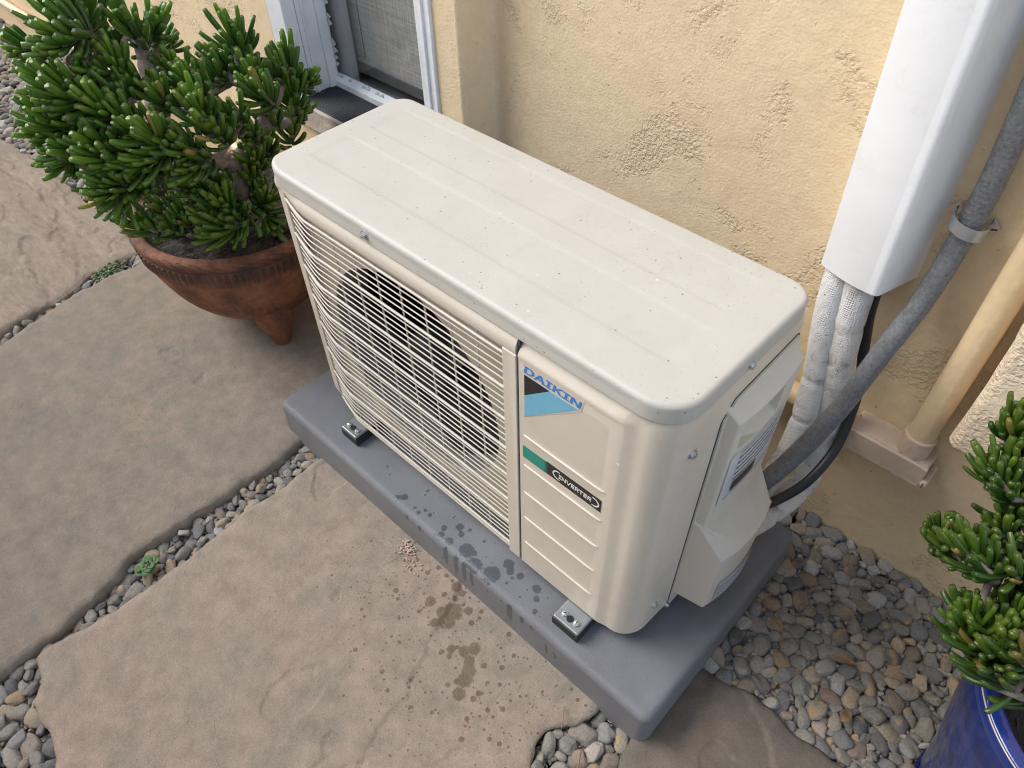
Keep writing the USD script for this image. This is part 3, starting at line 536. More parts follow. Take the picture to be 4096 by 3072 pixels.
# ------------------------------------------------------------------ outdoor unit
def paint_mat(name, color, rough, specks=0.0, bump=None):
    nodes = {'g': ('geometry', {}), 'n1': ('noise_texture', {'scale': 9.0, 'detail': 6.0, 'roughness': 0.6}), 'r1': ('rgb_ramp', {'ramp': [(0.3, tuple(c * 0.955 for c in color)), (0.7, tuple(min(1, c * 1.02) for c in color))]}),
             'v': ('voronoi_texture', {'scale': 95.0}), 'vs': ('separate_color', {}), 'k0': ('math', {'math_type': 'subtract', 'value2': 0.60}), 'k1': ('math', {'math_type': 'multiply', 'value2': 0.36 * specks}), 'k': ('math', {'math_type': 'less_than'}),
             'v2': ('voronoi_texture', {'scale': 300.0}), 'vs2': ('separate_color', {}), 'j0': ('math', {'math_type': 'subtract', 'value2': 0.55}), 'j1': ('math', {'math_type': 'multiply', 'value2': 0.50 * specks}), 'j': ('math', {'math_type': 'less_than'}),
             'cn': ('noise_texture', {'scale': 6.0, 'detail': 2.0}), 'cr': ('map_range', {'from_min': 0.40, 'from_max': 0.58, 'clamp': True}), 'jc': ('math', {'math_type': 'multiply'}),
             'mx': ('math', {'math_type': 'maximum'}), 'mf': ('math', {'math_type': 'multiply', 'value2': 0.72}), 'c': ('mix_color', {'b': (0.13, 0.12, 0.10)}),
             'n3': ('noise_texture', {'scale': 21.0, 'detail': 7.0, 'roughness': 0.75}), 'r3': ('rgb_ramp', {'ramp': [(0.55, (1, 1, 1)), (0.80, (0.90, 0.885, 0.85))]}), 'm3': ('mix_color', {'blend_type': 'multiply', 'fac': 1.0 if specks else 0.4}),
             'sc': ('noise_texture', {'scale': 55.0, 'detail': 4.0, 'roughness': 0.7}), 'scr': ('rgb_ramp', {'ramp': [(0.715, (0, 0, 0)), (0.735, (0.75, 0.75, 0.75))]}), 'c2': ('mix_color', {'b': (0.80, 0.80, 0.78)}),
             'bn': ('noise_texture', {'scale': 260.0, 'detail': 2.0}), 'b': ('bump', {'distance': 0.00035, 'strength': 0.5}),
             'rr': ('map_range', {'from_min': 0.3, 'from_max': 0.7, 'to_min': rough - 0.05, 'to_max': rough + 0.06}),
             'p': ('principled_bsdf', {'specular_ior_level': 0.5})}
    links = [('g.position', k + '.vector') for k in ('n1', 'v', 'v2', 'cn', 'n3', 'bn')]
    links += [('n1.fac', 'r1.fac'), ('v.color', 'vs.color'), ('vs.r', 'k0.value1'), ('k0.value', 'k1.value1'), ('v.distance', 'k.value1'), ('k1.value', 'k.value2'),
              ('v2.color', 'vs2.color'), ('vs2.r', 'j0.value1'), ('j0.value', 'j1.value1'), ('v2.distance', 'j.value1'), ('j1.value', 'j.value2'), ('cn.fac', 'cr.value'), ('cr.result', 'jc.value1'), ('j.value', 'jc.value2'),
              ('k.value', 'mx.value1'), ('jc.value', 'mx.value2'), ('mx.value', 'mf.value1'), ('r1.color', 'm3.a'), ('n3.fac', 'r3.fac'), ('r3.color', 'm3.b'), ('m3.result', 'c.a'), ('mf.value', 'c.fac'), ('g.position', 'sc.vector'), ('sc.fac', 'scr.fac'), ('scr.color', 'c2.fac'), ('c.result', 'c2.a'), ('c2.result', 'p.base_color'),
              ('bn.fac', 'b.height'), ('b.normal', 'p.normal'), ('n1.fac', 'rr.value'), ('rr.result', 'p.roughness')]
    return mat(name, nodes, links)
IV = (0.60, 0.53, 0.43)
PAINT_TOP_LIGHT = paint_mat('ivory_top_light_look', (0.485, 0.457, 0.398), 0.55, 1.0)  # cabinet ivory, darker and cooler: light on the top worked into the colour
PAINT = paint_mat('ivory_paint_look', IV, 0.34, 0.22)
PAINT_WIRE = plain('coated_wire_look', (0.58, 0.52, 0.44), 0.34, bump=(300.0, 0.0006))
PLASTIC = paint_mat('ivory_plastic_look', (0.60, 0.56, 0.475), 0.55, 0.35)
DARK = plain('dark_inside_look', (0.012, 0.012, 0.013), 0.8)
SHROUD = plain('shroud_look', (0.50, 0.455, 0.36), 0.5)
SHROUD_IN = plain('fan_ring_look', (0.22, 0.215, 0.18), 0.5)
FAN = plain('fan_blade_look', (0.012, 0.012, 0.013), 0.5)
FINS = mat('coil_fins_look', {'g': ('geometry', {}), 'w': ('wave_texture', {'scale': 150.0, 'bands_direction': 'x'}), 'r': ('rgb_ramp', {'ramp': [(0.2, (0.004, 0.004, 0.004)), (0.8, (0.035, 0.035, 0.036))]}), 'p': ('principled_bsdf', {'roughness': 0.5})}, [('g.position', 'w.vector'), ('w.fac', 'r.fac'), ('r.color', 'p.base_color')])
GALV = plain('galvanised_look', (0.30, 0.31, 0.31), 0.42, 0.75, bump=(70.0, 0.0006))
ZINC = plain('zinc_screw_look', (0.62, 0.62, 0.60), 0.30, 0.9, bump=(200.0, 0.0004))
BLACKRUB = plain('black_rubber_look', (0.012, 0.012, 0.012), 0.55)

LX, DY, ZT, ZB = 0.765, 0.285, 0.664, 0.1085
unit = thing('outdoor_unit', 'ivory air conditioning outdoor unit with wire fan guard, standing on grey pad', 'air conditioner')

# lid: rounded outline with slightly bowed edges
def corner(cx, cy, rx, ry, a0, n=9):
    t = a0 + np.linspace(0, np.pi / 2, n); return np.stack([cx + rx * np.cos(t), cy + ry * np.sin(t)], 1)
lo = np.vstack([corner(0.055, 0.030, 0.055, 0.032, np.pi), corner(0.712, 0.048, 0.055, 0.050, 1.5 * np.pi), corner(0.735, 0.252, 0.036, 0.034, 0), corner(0.032, 0.254, 0.032, 0.032, np.pi / 2)])
lo = np.array(shapely.segmentize(Polygon(lo).exterior, 0.008).coords)[:-1]
rr = 0.007; an = np.linspace(0.12, np.pi / 2, 7)
outs = [inset(lo, 0.004), inset(lo, 0.0012), inset(lo, 0.0002), inset(lo, 0.0), inset(lo, 0.0), inset(lo, 0.0)] + [inset(lo, rr * (1 - math.cos(a))) for a in an]
zs = [0.6365, 0.6345, 0.6350, 0.6362, 0.6530, 0.6553] + [ZT - rr + rr * math.sin(a) for a in an]
def sm(x, a, b):
    t = np.clip((x - a) / (b - a), 0, 1); return t * t * (3 - 2 * t)
def lid_h(p):
    x, y = p[:, 0], p[:, 1]; h = np.zeros(len(p))
    for y0, y1 in ((0.061, 0.137), (0.176, 0.252)):           # two shallow pressed panels running the length
        h -= 0.0010 * sm(y, y0 - 0.0026, y0 + 0.0026) * (1 - sm(y, y1 - 0.0026, y1 + 0.0026)) * sm(x, 0.036, 0.055) * (1 - sm(x, 0.695, 0.718))
    h += 0.0012 * (1 - ((x - 0.38) / 0.4) ** 2) * np.clip(1 - ((y - 0.142) / 0.145) ** 2, 0, 1)
    h += 0.0006 * (meshkit.fbm(np.c_[p * 9, np.zeros(len(p))], 3, 2) - 0.5)
    return h
lid = obj(unit, 'lid', loft_top(outs, zs, 0.0036, np.random.default_rng(2), lid_h), PAINT_TOP_LIGHT, True)
def hex_screw(c, n, r=0.0052):
    """Washer-head hex screw with a recessed cross; n = outward normal."""
    ms = [trimesh.creation.cylinder(r * 1.35, 0.0012, sections=20)]
    h = trimesh.creation.cylinder(r * 0.92, 0.0042, sections=6); h.apply_translation([0, 0, 0.0024]); ms.append(h)
    for k in (0, 1):
        b = trimesh.creation.box([r * 1.0, r * 0.22, 0.0012]); b.apply_transform(trimesh.transformations.rotation_matrix(k * np.pi / 2, [0, 0, 1])); b.apply_translation([0, 0, 0.0042]); ms.append(b)
    m = cat_m(ms); m.apply_transform(trimesh.geometry.align_vectors([0, 0, 1], n)); m.apply_translation(c); return m
obj(lid, 'screw', hex_screw((0.248, -0.0025, 0.6475), (0, -1, 0)), ZINC, 25)
obj(lid, 'screw', hex_screw((0.7685, 0.140, 0.6425), (1, 0, 0)), ZINC, 25)

# front and right cabinet sheet: profile in plan, swept in height; its head rolls back under the lid
pr = [(0.5390, 0.0), (0.6950, 0.0)] + [(0.6950 + 0.028 * t, 0.006 * sm(np.array(t), 0, 1)) for t in np.linspace(0.15, 1, 7)]
pr += [(0.7230 + 0.0425 * math.sin(a), 0.006 + 0.0465 * (1 - math.cos(a))) for a in np.linspace(0.12, np.pi / 2, 14)]
pr += [(0.7672, 0.085), (0.7690, 0.0995), (0.7690, 0.19), (0.7690, DY - 0.006), (0.763, DY)]
pr = np.array(pr); pr[:, 1] -= 0.004
pr = np.vstack([np.c_[np.linspace(0.539, 0.690, 20), np.full(20, -0.004)], pr[2:]])
tg = np.gradient(pr, axis=0); tg /= np.linalg.norm(tg, axis=1)[:, None]; nr = np.stack([tg[:, 1], -tg[:, 0]], 1)
zz = np.r_[np.linspace(ZB, 0.600, 40), 0.600 + 0.036 * np.linspace(0.08, 1, 14)]
rows = []
for z in zz:
    roll = 0.0
    if z > 0.602: t = min((z - 0.602) / 0.030, 1.0); roll = 0.020 * (1 - math.sqrt(max(0, 1 - t * t)))
    k = np.clip((0.712 - pr[:, 0]) / 0.03, 0, 1); k = np.where(pr[:, 0] > 0.712, 0.18, 0.18 + 0.82 * k)
    bulge = 0.0022 * math.exp(-((z - 0.612) / 0.006) ** 2) * np.clip((0.712 - pr[:, 0]) / 0.03, 0, 1)
    q = pr - nr * (roll * k)[:, None] + nr * bulge[:, None]
    zc = np.full(len(q), z)
    zc = zc - 0.004 * sm(q[:, 0], 0.690, 0.712) * np.clip(1 - (z - ZB) / 0.04, 0, 1)
    rows.append(np.c_[q, zc])
obj(unit, 'cabinet_panel', grid_mesh(np.array(rows)), PAINT, True)
obj(unit, 'cabinet_side', cat_m([trimesh.creation.box([0.003, 0.262, 0.525], trimesh.transformations.translation_matrix([0.0015, 0.154, 0.372])),
                                 trimesh.creation.box([0.235, 0.003, 0.525], trimesh.transformations.translation_matrix([0.645, 0.2835, 0.372])),
                                 trimesh.creation.box([0.003, 0.270, 0.525], trimesh.transformations.translation_matrix([0.534, 0.148, 0.372])),
                                 trimesh.creation.box([0.690, 0.250, 0.006], trimesh.transformations.translation_matrix([0.360, 0.156, 0.1125]))]), PAINT, 30)
obj(unit, 'panel_seam', rbox((0.5352, -0.001, 0.108), (0.5392, 0.02, 0.632), 0.0006, 1), CAULK, 30)
# pressed lines on the panel
for z in (0.462, 0.394, 0.325, 0.2555, 0.181):
    m = tube([(0.547, -0.0046, z), (0.552, -0.0050, z), (0.60, -0.0052, z), (0.675, -0.0052, z), (0.683, -0.0050, z), (0.688, -0.0045, z)], [0.0006, 0.0016, 0.0019, 0.0019, 0.0016, 0.0006], 10, squash=0.7)
    obj(unit, 'pressed_line', m, PAINT, True)
obj(unit, 'screw', hex_screw((0.7665, 0.048, 0.562), (0.97, -0.25, 0)), ZINC, 25)
obj(unit, 'screw', hex_screw((0.7665, 0.057, 0.162), (0.97, -0.25, 0)), ZINC, 25)
obj(unit, 'screw', hex_screw((0.770, 0.098, 0.106), (1, 0, 0), 0.004), ZINC, 25)
for (y, z) in ((0.0535, 0.5555), (0.0625, 0.156)):            # pressed dimple below each screw
    obj(unit, 'screw_dimple', hullpts([(0.7655, y, z), (0.7652, y - 0.004, z - 0.012), (0.7660, y + 0.006, z + 0.010)], 0.0016), PAINT, True)

# fan guard: frame, wires, and what is seen through it
def gx(s):                                                    # plan line of the wires: flat, then rolling back at the far end
    s = np.asarray(s, float); t = np.clip((0.088 - s) / 0.076, 0, 1)
    return np.stack([s, 0.0185 * t ** 1.25], -1)
guard = thing('fan_guard', parent=unit)
zr = np.array([0.6045 + 0.0285 * t for t in np.linspace(0, 1, 14)]); sx = np.r_[np.linspace(-0.003, 0.11, 22), np.linspace(0.13, 0.5345, 24)]
P = []
for t in np.linspace(0, 1, 14):                               # rounded head rail
    a = t * np.pi * 0.62
    row = gx(sx); row = np.c_[row[:, 0], row[:, 1] - 0.0085 * math.sin(a) - 0.001 + 0.013 * t * t, np.full(len(sx), 0.6025 + 0.033 * t)]
    P.append(row)
P.insert(0, np.c_[gx(sx), np.full(len(sx), 0.6025)] + np.array([0, 0.010, 0]))
head = grid_mesh(np.array(P))
endc = [hullpts([(0.5335, p[-1][1] + 0.0008, p[-1][2]) for p in P], 0.0006)]
obj(guard, 'head_rail', head, PAINT, True)
obj(guard, 'rail_end', cat_m(endc), PAINT, 30)
obj(guard, 'right_stile', rbox((0.5100, -0.0045, 0.1085), (0.5350, 0.010, 0.6060), 0.0018), PAINT, 30)
st = []
q0, q1 = gx([-0.003])[0], gx([0.013])[0]
obj(guard, 'left_stile', hullpts([(q0[0], q0[1] - 0.001, 0.137), (q1[0], q1[1] - 0.002, 0.131), (q0[0], q0[1] - 0.001, 0.606), (q1[0], q1[1] - 0.002, 0.606), (q0[0], q0[1] + 0.012, 0.137), (q1[0], q1[1] + 0.010, 0.131), (q0[0], q0[1] + 0.012, 0.606), (q1[0], q1[1] + 0.010, 0.606)], 0.0012), PAINT, 30)
bs = np.linspace(0.008, 0.512, 50); bq = gx(bs); bz = 0.1105 + 0.0215 * np.clip((0.075 - bs) / 0.065, 0, 1)
obj(guard, 'bottom_rail', tube(np.c_[bq[:, 0], bq[:, 1] + 0.004, bz], 0.0040, 8), PAINT, True)
ws = np.r_[np.linspace(0.011, 0.115, 18), 0.30, 0.512]
wrng = np.random.default_rng(13)
for i in range(37):
    z = 0.5945 - 0.01325 * i; thick = i % 5 == 0; r = 0.0023 if thick else 0.00118
    x0 = 0.011 + 0.062 * min(max((0.136 - z) / 0.024, 0), 1); wl = ws[ws > x0 + 0.004]; wl = np.r_[x0, wl]
    q = gx(wl) ; q[:, 1] += -0.0015 if thick else 0.0005
    zz2 = z + 0.0006 * np.sin(wl * 9 + wrng.uniform(0, 6)) * wrng.uniform(-1, 1)
    obj(guard, 'bar', tube(np.c_[q, zz2], r, 8), PAINT_WIRE, True)
for x in (0.0415, 0.0935, 0.1455, 0.1970, 0.2490, 0.3010, 0.3530, 0.4055, 0.4570):
    q = gx([x])[0]; obj(guard, 'upright', tube([(q[0], q[1] + 0.0042, z) for z in np.linspace(0.112, 0.604, 12)], 0.0014, 8), PAINT_WIRE, True)
hole = Point(0.252, 0.338).buffer(0.204, quad_segs=40)
plate = sbox(0.006, 0.112, 0.532, 0.606).difference(hole)
obj(unit, 'fan_shroud', plate_xz(plate, 0.036, 0.039), SHROUD, 30)
rp = np.array([(0.214, 0.036), (0.206, 0.0375), (0.2035, 0.044), (0.2030, 0.060), (0.2035, 0.100), (0.209, 0.112)])
ring = lathe(np.c_[rp[:, 0], rp[:, 1]], 96); rv = ring.vertices; ring.vertices = np.stack([0.252 + rv[:, 0], rv[:, 2], 0.338 + rv[:, 1]], 1)
obj(unit, 'fan_ring', ring, SHROUD_IN, True)
fan = thing('fan', parent=unit)
hubm = lathe([(0.0, -0.03), (0.030, -0.029), (0.050, -0.022), (0.058, -0.005), (0.058, 0.03), (0.0, 0.03)], 40); hv = hubm.vertices; hubm.vertices = np.stack([0.252 + hv[:, 0], 0.082 + hv[:, 2], 0.338 + hv[:, 1]], 1)
obj(fan, 'hub', hubm, FAN, 40)
for k in range(3):
    a0 = 0.5 + k * 2 * np.pi / 3; rs = np.linspace(0.05, 0.192, 12); ts = np.linspace(0, 1, 14); G = []
    for r_ in rs:
        sweep = 0.75 + 0.75 * (r_ / 0.192); lead = 0.30 * (r_ / 0.192) ** 2
        aa = a0 + lead + ts * sweep; G.append(np.stack([0.252 + r_ * np.cos(aa), 0.062 + 0.052 * ts + 0.006 * np.sin(ts * 3), 0.338 + r_ * np.sin(aa)], -1))
    G = np.array(G); g1 = grid_mesh(G); g2 = grid_mesh(G + [0, 0.003, 0]); g2.invert()
    obj(fan, 'blade', cat_m([g1, g2]), FAN, True)
obj(unit, 'coil', trimesh.creation.box([0.52, 0.02, 0.49], trimesh.transformations.translation_matrix([0.268, 0.255, 0.36])), FINS, False)
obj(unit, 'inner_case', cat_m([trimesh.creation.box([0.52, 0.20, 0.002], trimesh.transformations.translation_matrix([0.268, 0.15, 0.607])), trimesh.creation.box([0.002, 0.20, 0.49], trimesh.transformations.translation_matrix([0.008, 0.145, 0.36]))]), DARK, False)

# emblem on the front panel: lettering over a two-tone wedge
INK_BLUE = plain('print_blue_look', (0.035, 0.21, 0.56), 0.35)
INK_SKY = plain('print_sky_look', (0.16, 0.42, 0.56), 0.35)
INK_BLACK = plain('print_black_look', (0.010, 0.009, 0.010), 0.3)
INK_GREEN = plain('print_green_look', (0.012, 0.24, 0.175), 0.35)
INK_CREAM = plain('print_cream_look', (0.72, 0.67, 0.58), 0.35)
def lettering(text, x0, x1, z0, z1, y, shear=0.0, bold=True, stretch=None):
    m = meshkit.text_mesh(text, 0.01, 0.0004, bold); b = m.bounds; v = m.vertices - b[0]
    v[:, 0] *= (x1 - x0) / (b[1][0] - b[0][0]); v[:, 1] *= (z1 - z0) / (b[1][1] - b[0][1]); v[:, 0] += shear * v[:, 1]
    m.vertices = np.stack([x0 + v[:, 0], y - v[:, 2], z0 + v[:, 1]], 1); return m
emb = thing('emblem', parent=unit)
yp = -0.0042
obj(emb, 'backing', plate_xz(Polygon([(0.5475, 0.5005), (0.5475, 0.6055), (0.6445, 0.6035), (0.6405, 0.5835)]), yp - 0.0002, yp + 0.001), plain('clear_film_look', (0.61, 0.545, 0.45), 0.28), False)
obj(emb, 'black_wedge', plate_xz(Polygon([(0.549, 0.5835), (0.591, 0.5835), (0.549, 0.5445)]), yp - 0.0005, yp), INK_BLACK, False)
obj(emb, 'blue_wedge', plate_xz(Polygon([(0.549, 0.5442), (0.5913, 0.5835), (0.6365, 0.5842), (0.549, 0.5025)]), yp - 0.0005, yp), INK_SKY, False)
obj(emb, 'lettering', lettering('DAIKIN', 0.5485, 0.6385, 0.5875, 0.6005, yp - 0.0003, 0.20), INK_BLUE, False)
bad = thing('badge', parent=unit)
obj(bad, 'green_band', plate_xz(sbox(0.5455, 0.4115, 0.5835, 0.4375), yp - 0.0005, yp), INK_GREEN, False)
obj(bad, 'black_band', plate_xz(sbox(0.5920, 0.4125, 0.6850, 0.4390), yp - 0.0005, yp), INK_BLACK, False)
ht = mat('halftone_look', {'g': ('geometry', {}), 's': ('separate_xyz', {}), 'm': ('map_range', {'from_min': 0.5835, 'from_max': 0.5920, 'clamp': True}), 'c': ('mix_color', {'a': (0.012, 0.24, 0.175), 'b': (0.010, 0.009, 0.010)}), 'p': ('principled_bsdf', {'roughness': 0.35})},
         [('g.position', 's.vector'), ('s.x', 'm.value'), ('m.result', 'c.fac'), ('c.result', 'p.base_color')])
obj(bad, 'blend_band', plate_xz(Polygon([(0.5835, 0.4115), (0.5920, 0.4125), (0.5920, 0.4390), (0.5835, 0.4375)]), yp - 0.0005, yp), ht, False)
obj(bad, 'lettering', lettering('INVERTER', 0.6120, 0.6690, 0.4215, 0.4300, yp - 0.0005, 0.05), INK_CREAM, False)
def crescent(cx, s):
    a = Point(0, 0).buffer(1, quad_segs=24); a = affinity.scale(a, 0.0095, 0.0105); b = affinity.translate(affinity.scale(Point(0, 0).buffer(1, quad_segs=24), 0.0105, 0.0092), 0.0034, 0)
    c = a.difference(b).intersection(sbox(-0.02, -0.02, 0.0035, 0.02)); c = affinity.scale(c, 1, 0.86, origin=(0, 0)); c = affinity.scale(c, s, 1, origin=(0, 0)); return affinity.translate(c, cx, 0.4257)
for cx, s in ((0.6105, 1), (0.6730, -1)):
    obj(bad, 'crescent', plate_xz(crescent(cx, s), yp - 0.0008, yp - 0.0004), INK_CREAM, False)

# service cover on the right side
side = Polygon([(0.100, 0.100), (0.100, 0.575), (0.122, 0.6010), (0.277, 0.6010), (0.277, 0.100)]).buffer(-0.008).buffer(0.008, quad_segs=6)
def plate_yz(pg, x0, x1):
    m = extrude(pg, 0, x1 - x0); v = m.vertices.copy(); m.vertices = np.stack([x0 + v[:, 2], v[:, 0], v[:, 1]], 1); return m
obj(unit, 'cover_seam', plate_yz(side, 0.7685, 0.7697), CAULK, False)
sp = side.buffer(-0.0022)
obj(unit, 'cover_panel', plate_yz(sp, 0.7690, 0.7722), PLASTIC, 30)
cover = thing('service_cover', parent=unit)
def M3(m): 
    m = m.copy(); m.merge_vertices(); return manifold3d.Manifold(manifold3d.Mesh(np.asarray(m.vertices, np.float32), np.asarray(m.faces, np.uint32)))
def arcpts(x_mid, sag, y0, y1, z, n=7):
    return [(x_mid - sag * (2 * (y - (y0 + y1) / 2) / (y1 - y0)) ** 2, y, z) for y in np.linspace(y0, y1, n)]
r = 0.004
up = hullpts([(0.768, 0.112, 0.588), (0.768, 0.268, 0.588), (0.768, 0.112, 0.290), (0.768, 0.268, 0.290)] + arcpts(0.790, 0.005, 0.114, 0.262, 0.574) + arcpts(0.788, 0.005, 0.112, 0.262, 0.290), r, 2)
low = hullpts([(0.768, 0.106, 0.352), (0.768, 0.262, 0.352), (0.768, 0.108, 0.146), (0.768, 0.250, 0.146)] + arcpts(0.832, 0.010, 0.114, 0.246, 0.296) + arcpts(0.829, 0.010, 0.116, 0.242, 0.148) + arcpts(0.784, 0.004, 0.108, 0.262, 0.348), r, 2)
pocket = hullpts([(0.776, 0.128, 0.566), (0.776, 0.205, 0.566), (0.776, 0.128, 0.522), (0.776, 0.205, 0.532), (0.81, 0.126, 0.571), (0.81, 0.212, 0.571), (0.81, 0.122, 0.524), (0.81, 0.212, 0.512)], 0.003, 2)
cv = man((M3(up) + M3(low)) - M3(pocket)); cv.merge_vertices()
obj(cover, 'shell', cv, PLASTIC, 32)
obj(cover, 'lower_lip', hullpts([(0.775, 0.246, 0.330), (0.822, 0.252, 0.292), (0.808, 0.262, 0.270), (0.775, 0.262, 0.285)], 0.003), PLASTIC, 30)
LAB = mat('rating_plate_look', {'g': ('geometry', {}), 'mp': ('mapping', {'scale': (1.0, 190.0, 330.0)}), 'n': ('noise_texture', {'scale': 1.0, 'detail': 2.0}), 'w': ('wave_texture', {'scale': 26.0, 'bands_direction': 'z', 'distortion': 1.5}),
    'a': ('math', {'math_type': 'multiply'}), 'r': ('rgb_ramp', {'ramp': [(0.24, (0.60, 0.61, 0.64)), (0.34, (0.10, 0.10, 0.11))]}), 'p': ('principled_bsdf', {'roughness': 0.4})},
    [('g.position', 'mp.vector'), ('mp.vector', 'n.vector'), ('g.position', 'w.vector'), ('n.fac', 'a.value1'), ('w.fac', 'a.value2'), ('a.value', 'r.fac'), ('r.color', 'p.base_color')])
LABW = plain('label_white_look', (0.58, 0.59, 0.62), 0.4)
def on_face(y0, y1, z0, z1, x, sag, yc0, yc1, dx, n=8):
    ys = np.linspace(y0, y1, n); X = x - sag * (2 * (ys - (yc0 + yc1) / 2) / (yc1 - yc0)) ** 2 + dx
    return grid_mesh(np.array([np.stack([X, ys, np.full(n, z)], 1) for z in (z0, z1)]))
def uface(y0, y1, z0, z1, dx): return on_face(y0, y1, z0, z1, 0.7932, 0.005, 0.112, 0.262, dx)
lab = obj(cover, 'rating_label', uface(0.117, 0.250, 0.398, 0.506, 0.0008), LABW, True)
obj(lab, 'print_block', uface(0.138, 0.246, 0.432, 0.500, 0.0013), LAB, True)
obj(lab, 'black_box', uface(0.140, 0.196, 0.412, 0.4355, 0.0017), INK_BLACK, True)
obj(lab, 'rule_line', uface(0.128, 0.246, 0.4035, 0.4055, 0.0013), plain('grey_print_look', (0.13, 0.13, 0.16), 0.4), True)
def lface(y0, y1, z0, z1, dx): return on_face(y0, y1, z0, z1, 0.8345, 0.010, 0.115, 0.244, dx)
lb2 = obj(cover, 'wiring_label', lface(0.127, 0.232, 0.158, 0.215, 0.0012), LABW, True)
obj(lb2, 'print_block', lface(0.130, 0.229, 0.162, 0.208, 0.0017), LAB, True)

# feet: galvanised plates on black rubber, bolted
def foot(x0, x1, y0, y1):
    ft = thing('foot', parent=unit)
    obj(ft, 'plate', rbox((x0, y0, 0.0985), (x1, 0.06, 0.1055), 0.0030), GALV, 30)
    obj(ft, 'rubber_pad', rbox((x0 - 0.001, y0 - 0.001, 0.0790), (x1 + 0.001, 0.05, 0.0980), 0.002), BLACKRUB, 30)
    xm = (x0 + x1) / 2
    h_ = trimesh.creation.cylinder(0.0062, 0.0008, sections=28); h_.apply_translation([xm, y0 + 0.014, 0.1058]); obj(ft, 'hole', h_, DARK, 30)
    for k, dx in enumerate((-0.0125, 0.0125)):
        b = [trimesh.creation.cylinder(0.0052, 0.003, sections=24)]; b[0].apply_translation([xm + dx, y0 + 0.0145, 0.1072])
        dm = trimesh.creation.icosphere(2, 0.0045); dm.apply_scale([1, 1, 0.45]); dm.apply_translation([xm + dx, y0 + 0.0145, 0.1086]); b.append(dm)
        sl = trimesh.creation.box([0.007, 0.0012, 0.0008]); sl.apply_transform(trimesh.transformations.rotation_matrix(0.6 + k, [0, 0, 1])); sl.apply_translation([xm + dx, y0 + 0.0145, 0.1107]); 
        bo = obj(ft, 'bolt', cat_m(b), ZINC, 40); obj(bo, 'slot', sl, DARK, False)
foot(0.065, 0.1115, -0.0295, 0.02)
foot(0.6435, 0.696, -0.0425, 0.02)

# ------------------------------------------------------------------ pipe cover, insulated pipes, conduits on the wall
COVER_W = paint_mat('pipe_cover_look', (0.76, 0.745, 0.72), 0.30, 0.16)
xs_ = np.linspace(0.7145, 0.8010, 26)
prof = [(0.7205, 0.5125)] + [(x, 0.4325 + 0.017 * ((x - 0.790) / 0.0755) ** 2) for x in xs_] + [(0.8045, 0.4345), (0.8068, 0.4375), (0.8085, 0.4425), (0.8290, 0.5125)]
prof = np.array(prof)
out_s = np.array(shapely.segmentize(LineString(prof), 0.004).coords)
nrm = np.gradient(out_s, axis=0); nrm /= np.linalg.norm(nrm, axis=1)[:, None]; nrm = np.stack([-nrm[:, 1], nrm[:, 0]], 1)
ins = out_s + nrm * 0.0022; ins[:, 1] = np.minimum(ins[:, 1], 0.5125)
lv = []
for z in (0.578, 0.58, 0.60, 1.0, 1.6, 2.2, 2.9):
    sh = -0.037 * min(max(z - 0.58, 0), 0.42) * 1.0            # leans a little
    lv.append((z, sh))
outer = grid_mesh(np.array([np.c_[out_s[:, 0] + s, out_s[:, 1], np.full(len(out_s), z)] for z, s in lv]))
inner = grid_mesh(np.array([np.c_[ins[:, 0] + s, ins[:, 1], np.full(len(ins), z)] for z, s in lv])); inner.invert()
lip = grid_mesh(np.array([np.c_[ins, np.full(len(ins), 0.578)], np.c_[out_s, np.full(len(out_s), 0.578)]]))
obj('/World', 'pipe_cover', cat_m([outer, inner, lip]), COVER_W, 28, label='white plastic pipe cover running up the wall above the unit', cat='pipe cover')

WRAP = mat('pipe_wrap_look', {
    'g': ('geometry', {}), 'u': ('uvmap', {'attribute': 'st'}), 'n': ('noise_texture', {'scale': 26.0, 'detail': 6.0, 'roughness': 0.65}), 'r': ('rgb_ramp', {'ramp': [(0.32, (0.34, 0.325, 0.30)), (0.46, (0.68, 0.665, 0.63)), (0.75, (0.78, 0.765, 0.73))]}),
    'n2': ('noise_texture', {'scale': 150.0, 'detail': 3.0}), 'r2': ('rgb_ramp', {'ramp': [(0.24, (0.30, 0.27, 0.22)), (0.32, (1, 1, 1))]}), 'm': ('mix_color', {'blend_type': 'multiply', 'fac': 1.0}),
    'v': ('voronoi_texture', {'scale': 300.0, 'randomness': 0.2, 'metric': 'chebychev'}), 'bw': ('noise_texture', {'scale': 55.0, 'detail': 3.0}), 'a': ('math', {'math_type': 'multiply_add', 'value2': 0.9}), 'bs': ('math', {'math_type': 'multiply', 'value2': 0.3}),
    'b': ('bump', {'distance': 0.0032, 'strength': 0.8, 'invert': True}), 'p': ('principled_bsdf', {'roughness': 0.6, 'specular_ior_level': 0.35})},
    [('g.position', k + '.vector') for k in ('n', 'n2', 'v', 'bw')] + [('n.fac', 'r.fac'), ('n2.fac', 'r2.fac'), ('r.color', 'm.a'), ('r2.color', 'm.b'), ('m.result', 'p.base_color'), ('v.distance', 'a.value1'), ('bw.fac', 'bs.value1'), ('bs.value', 'a.value3'), ('a.value', 'b.height'), ('b.normal', 'p.normal')])
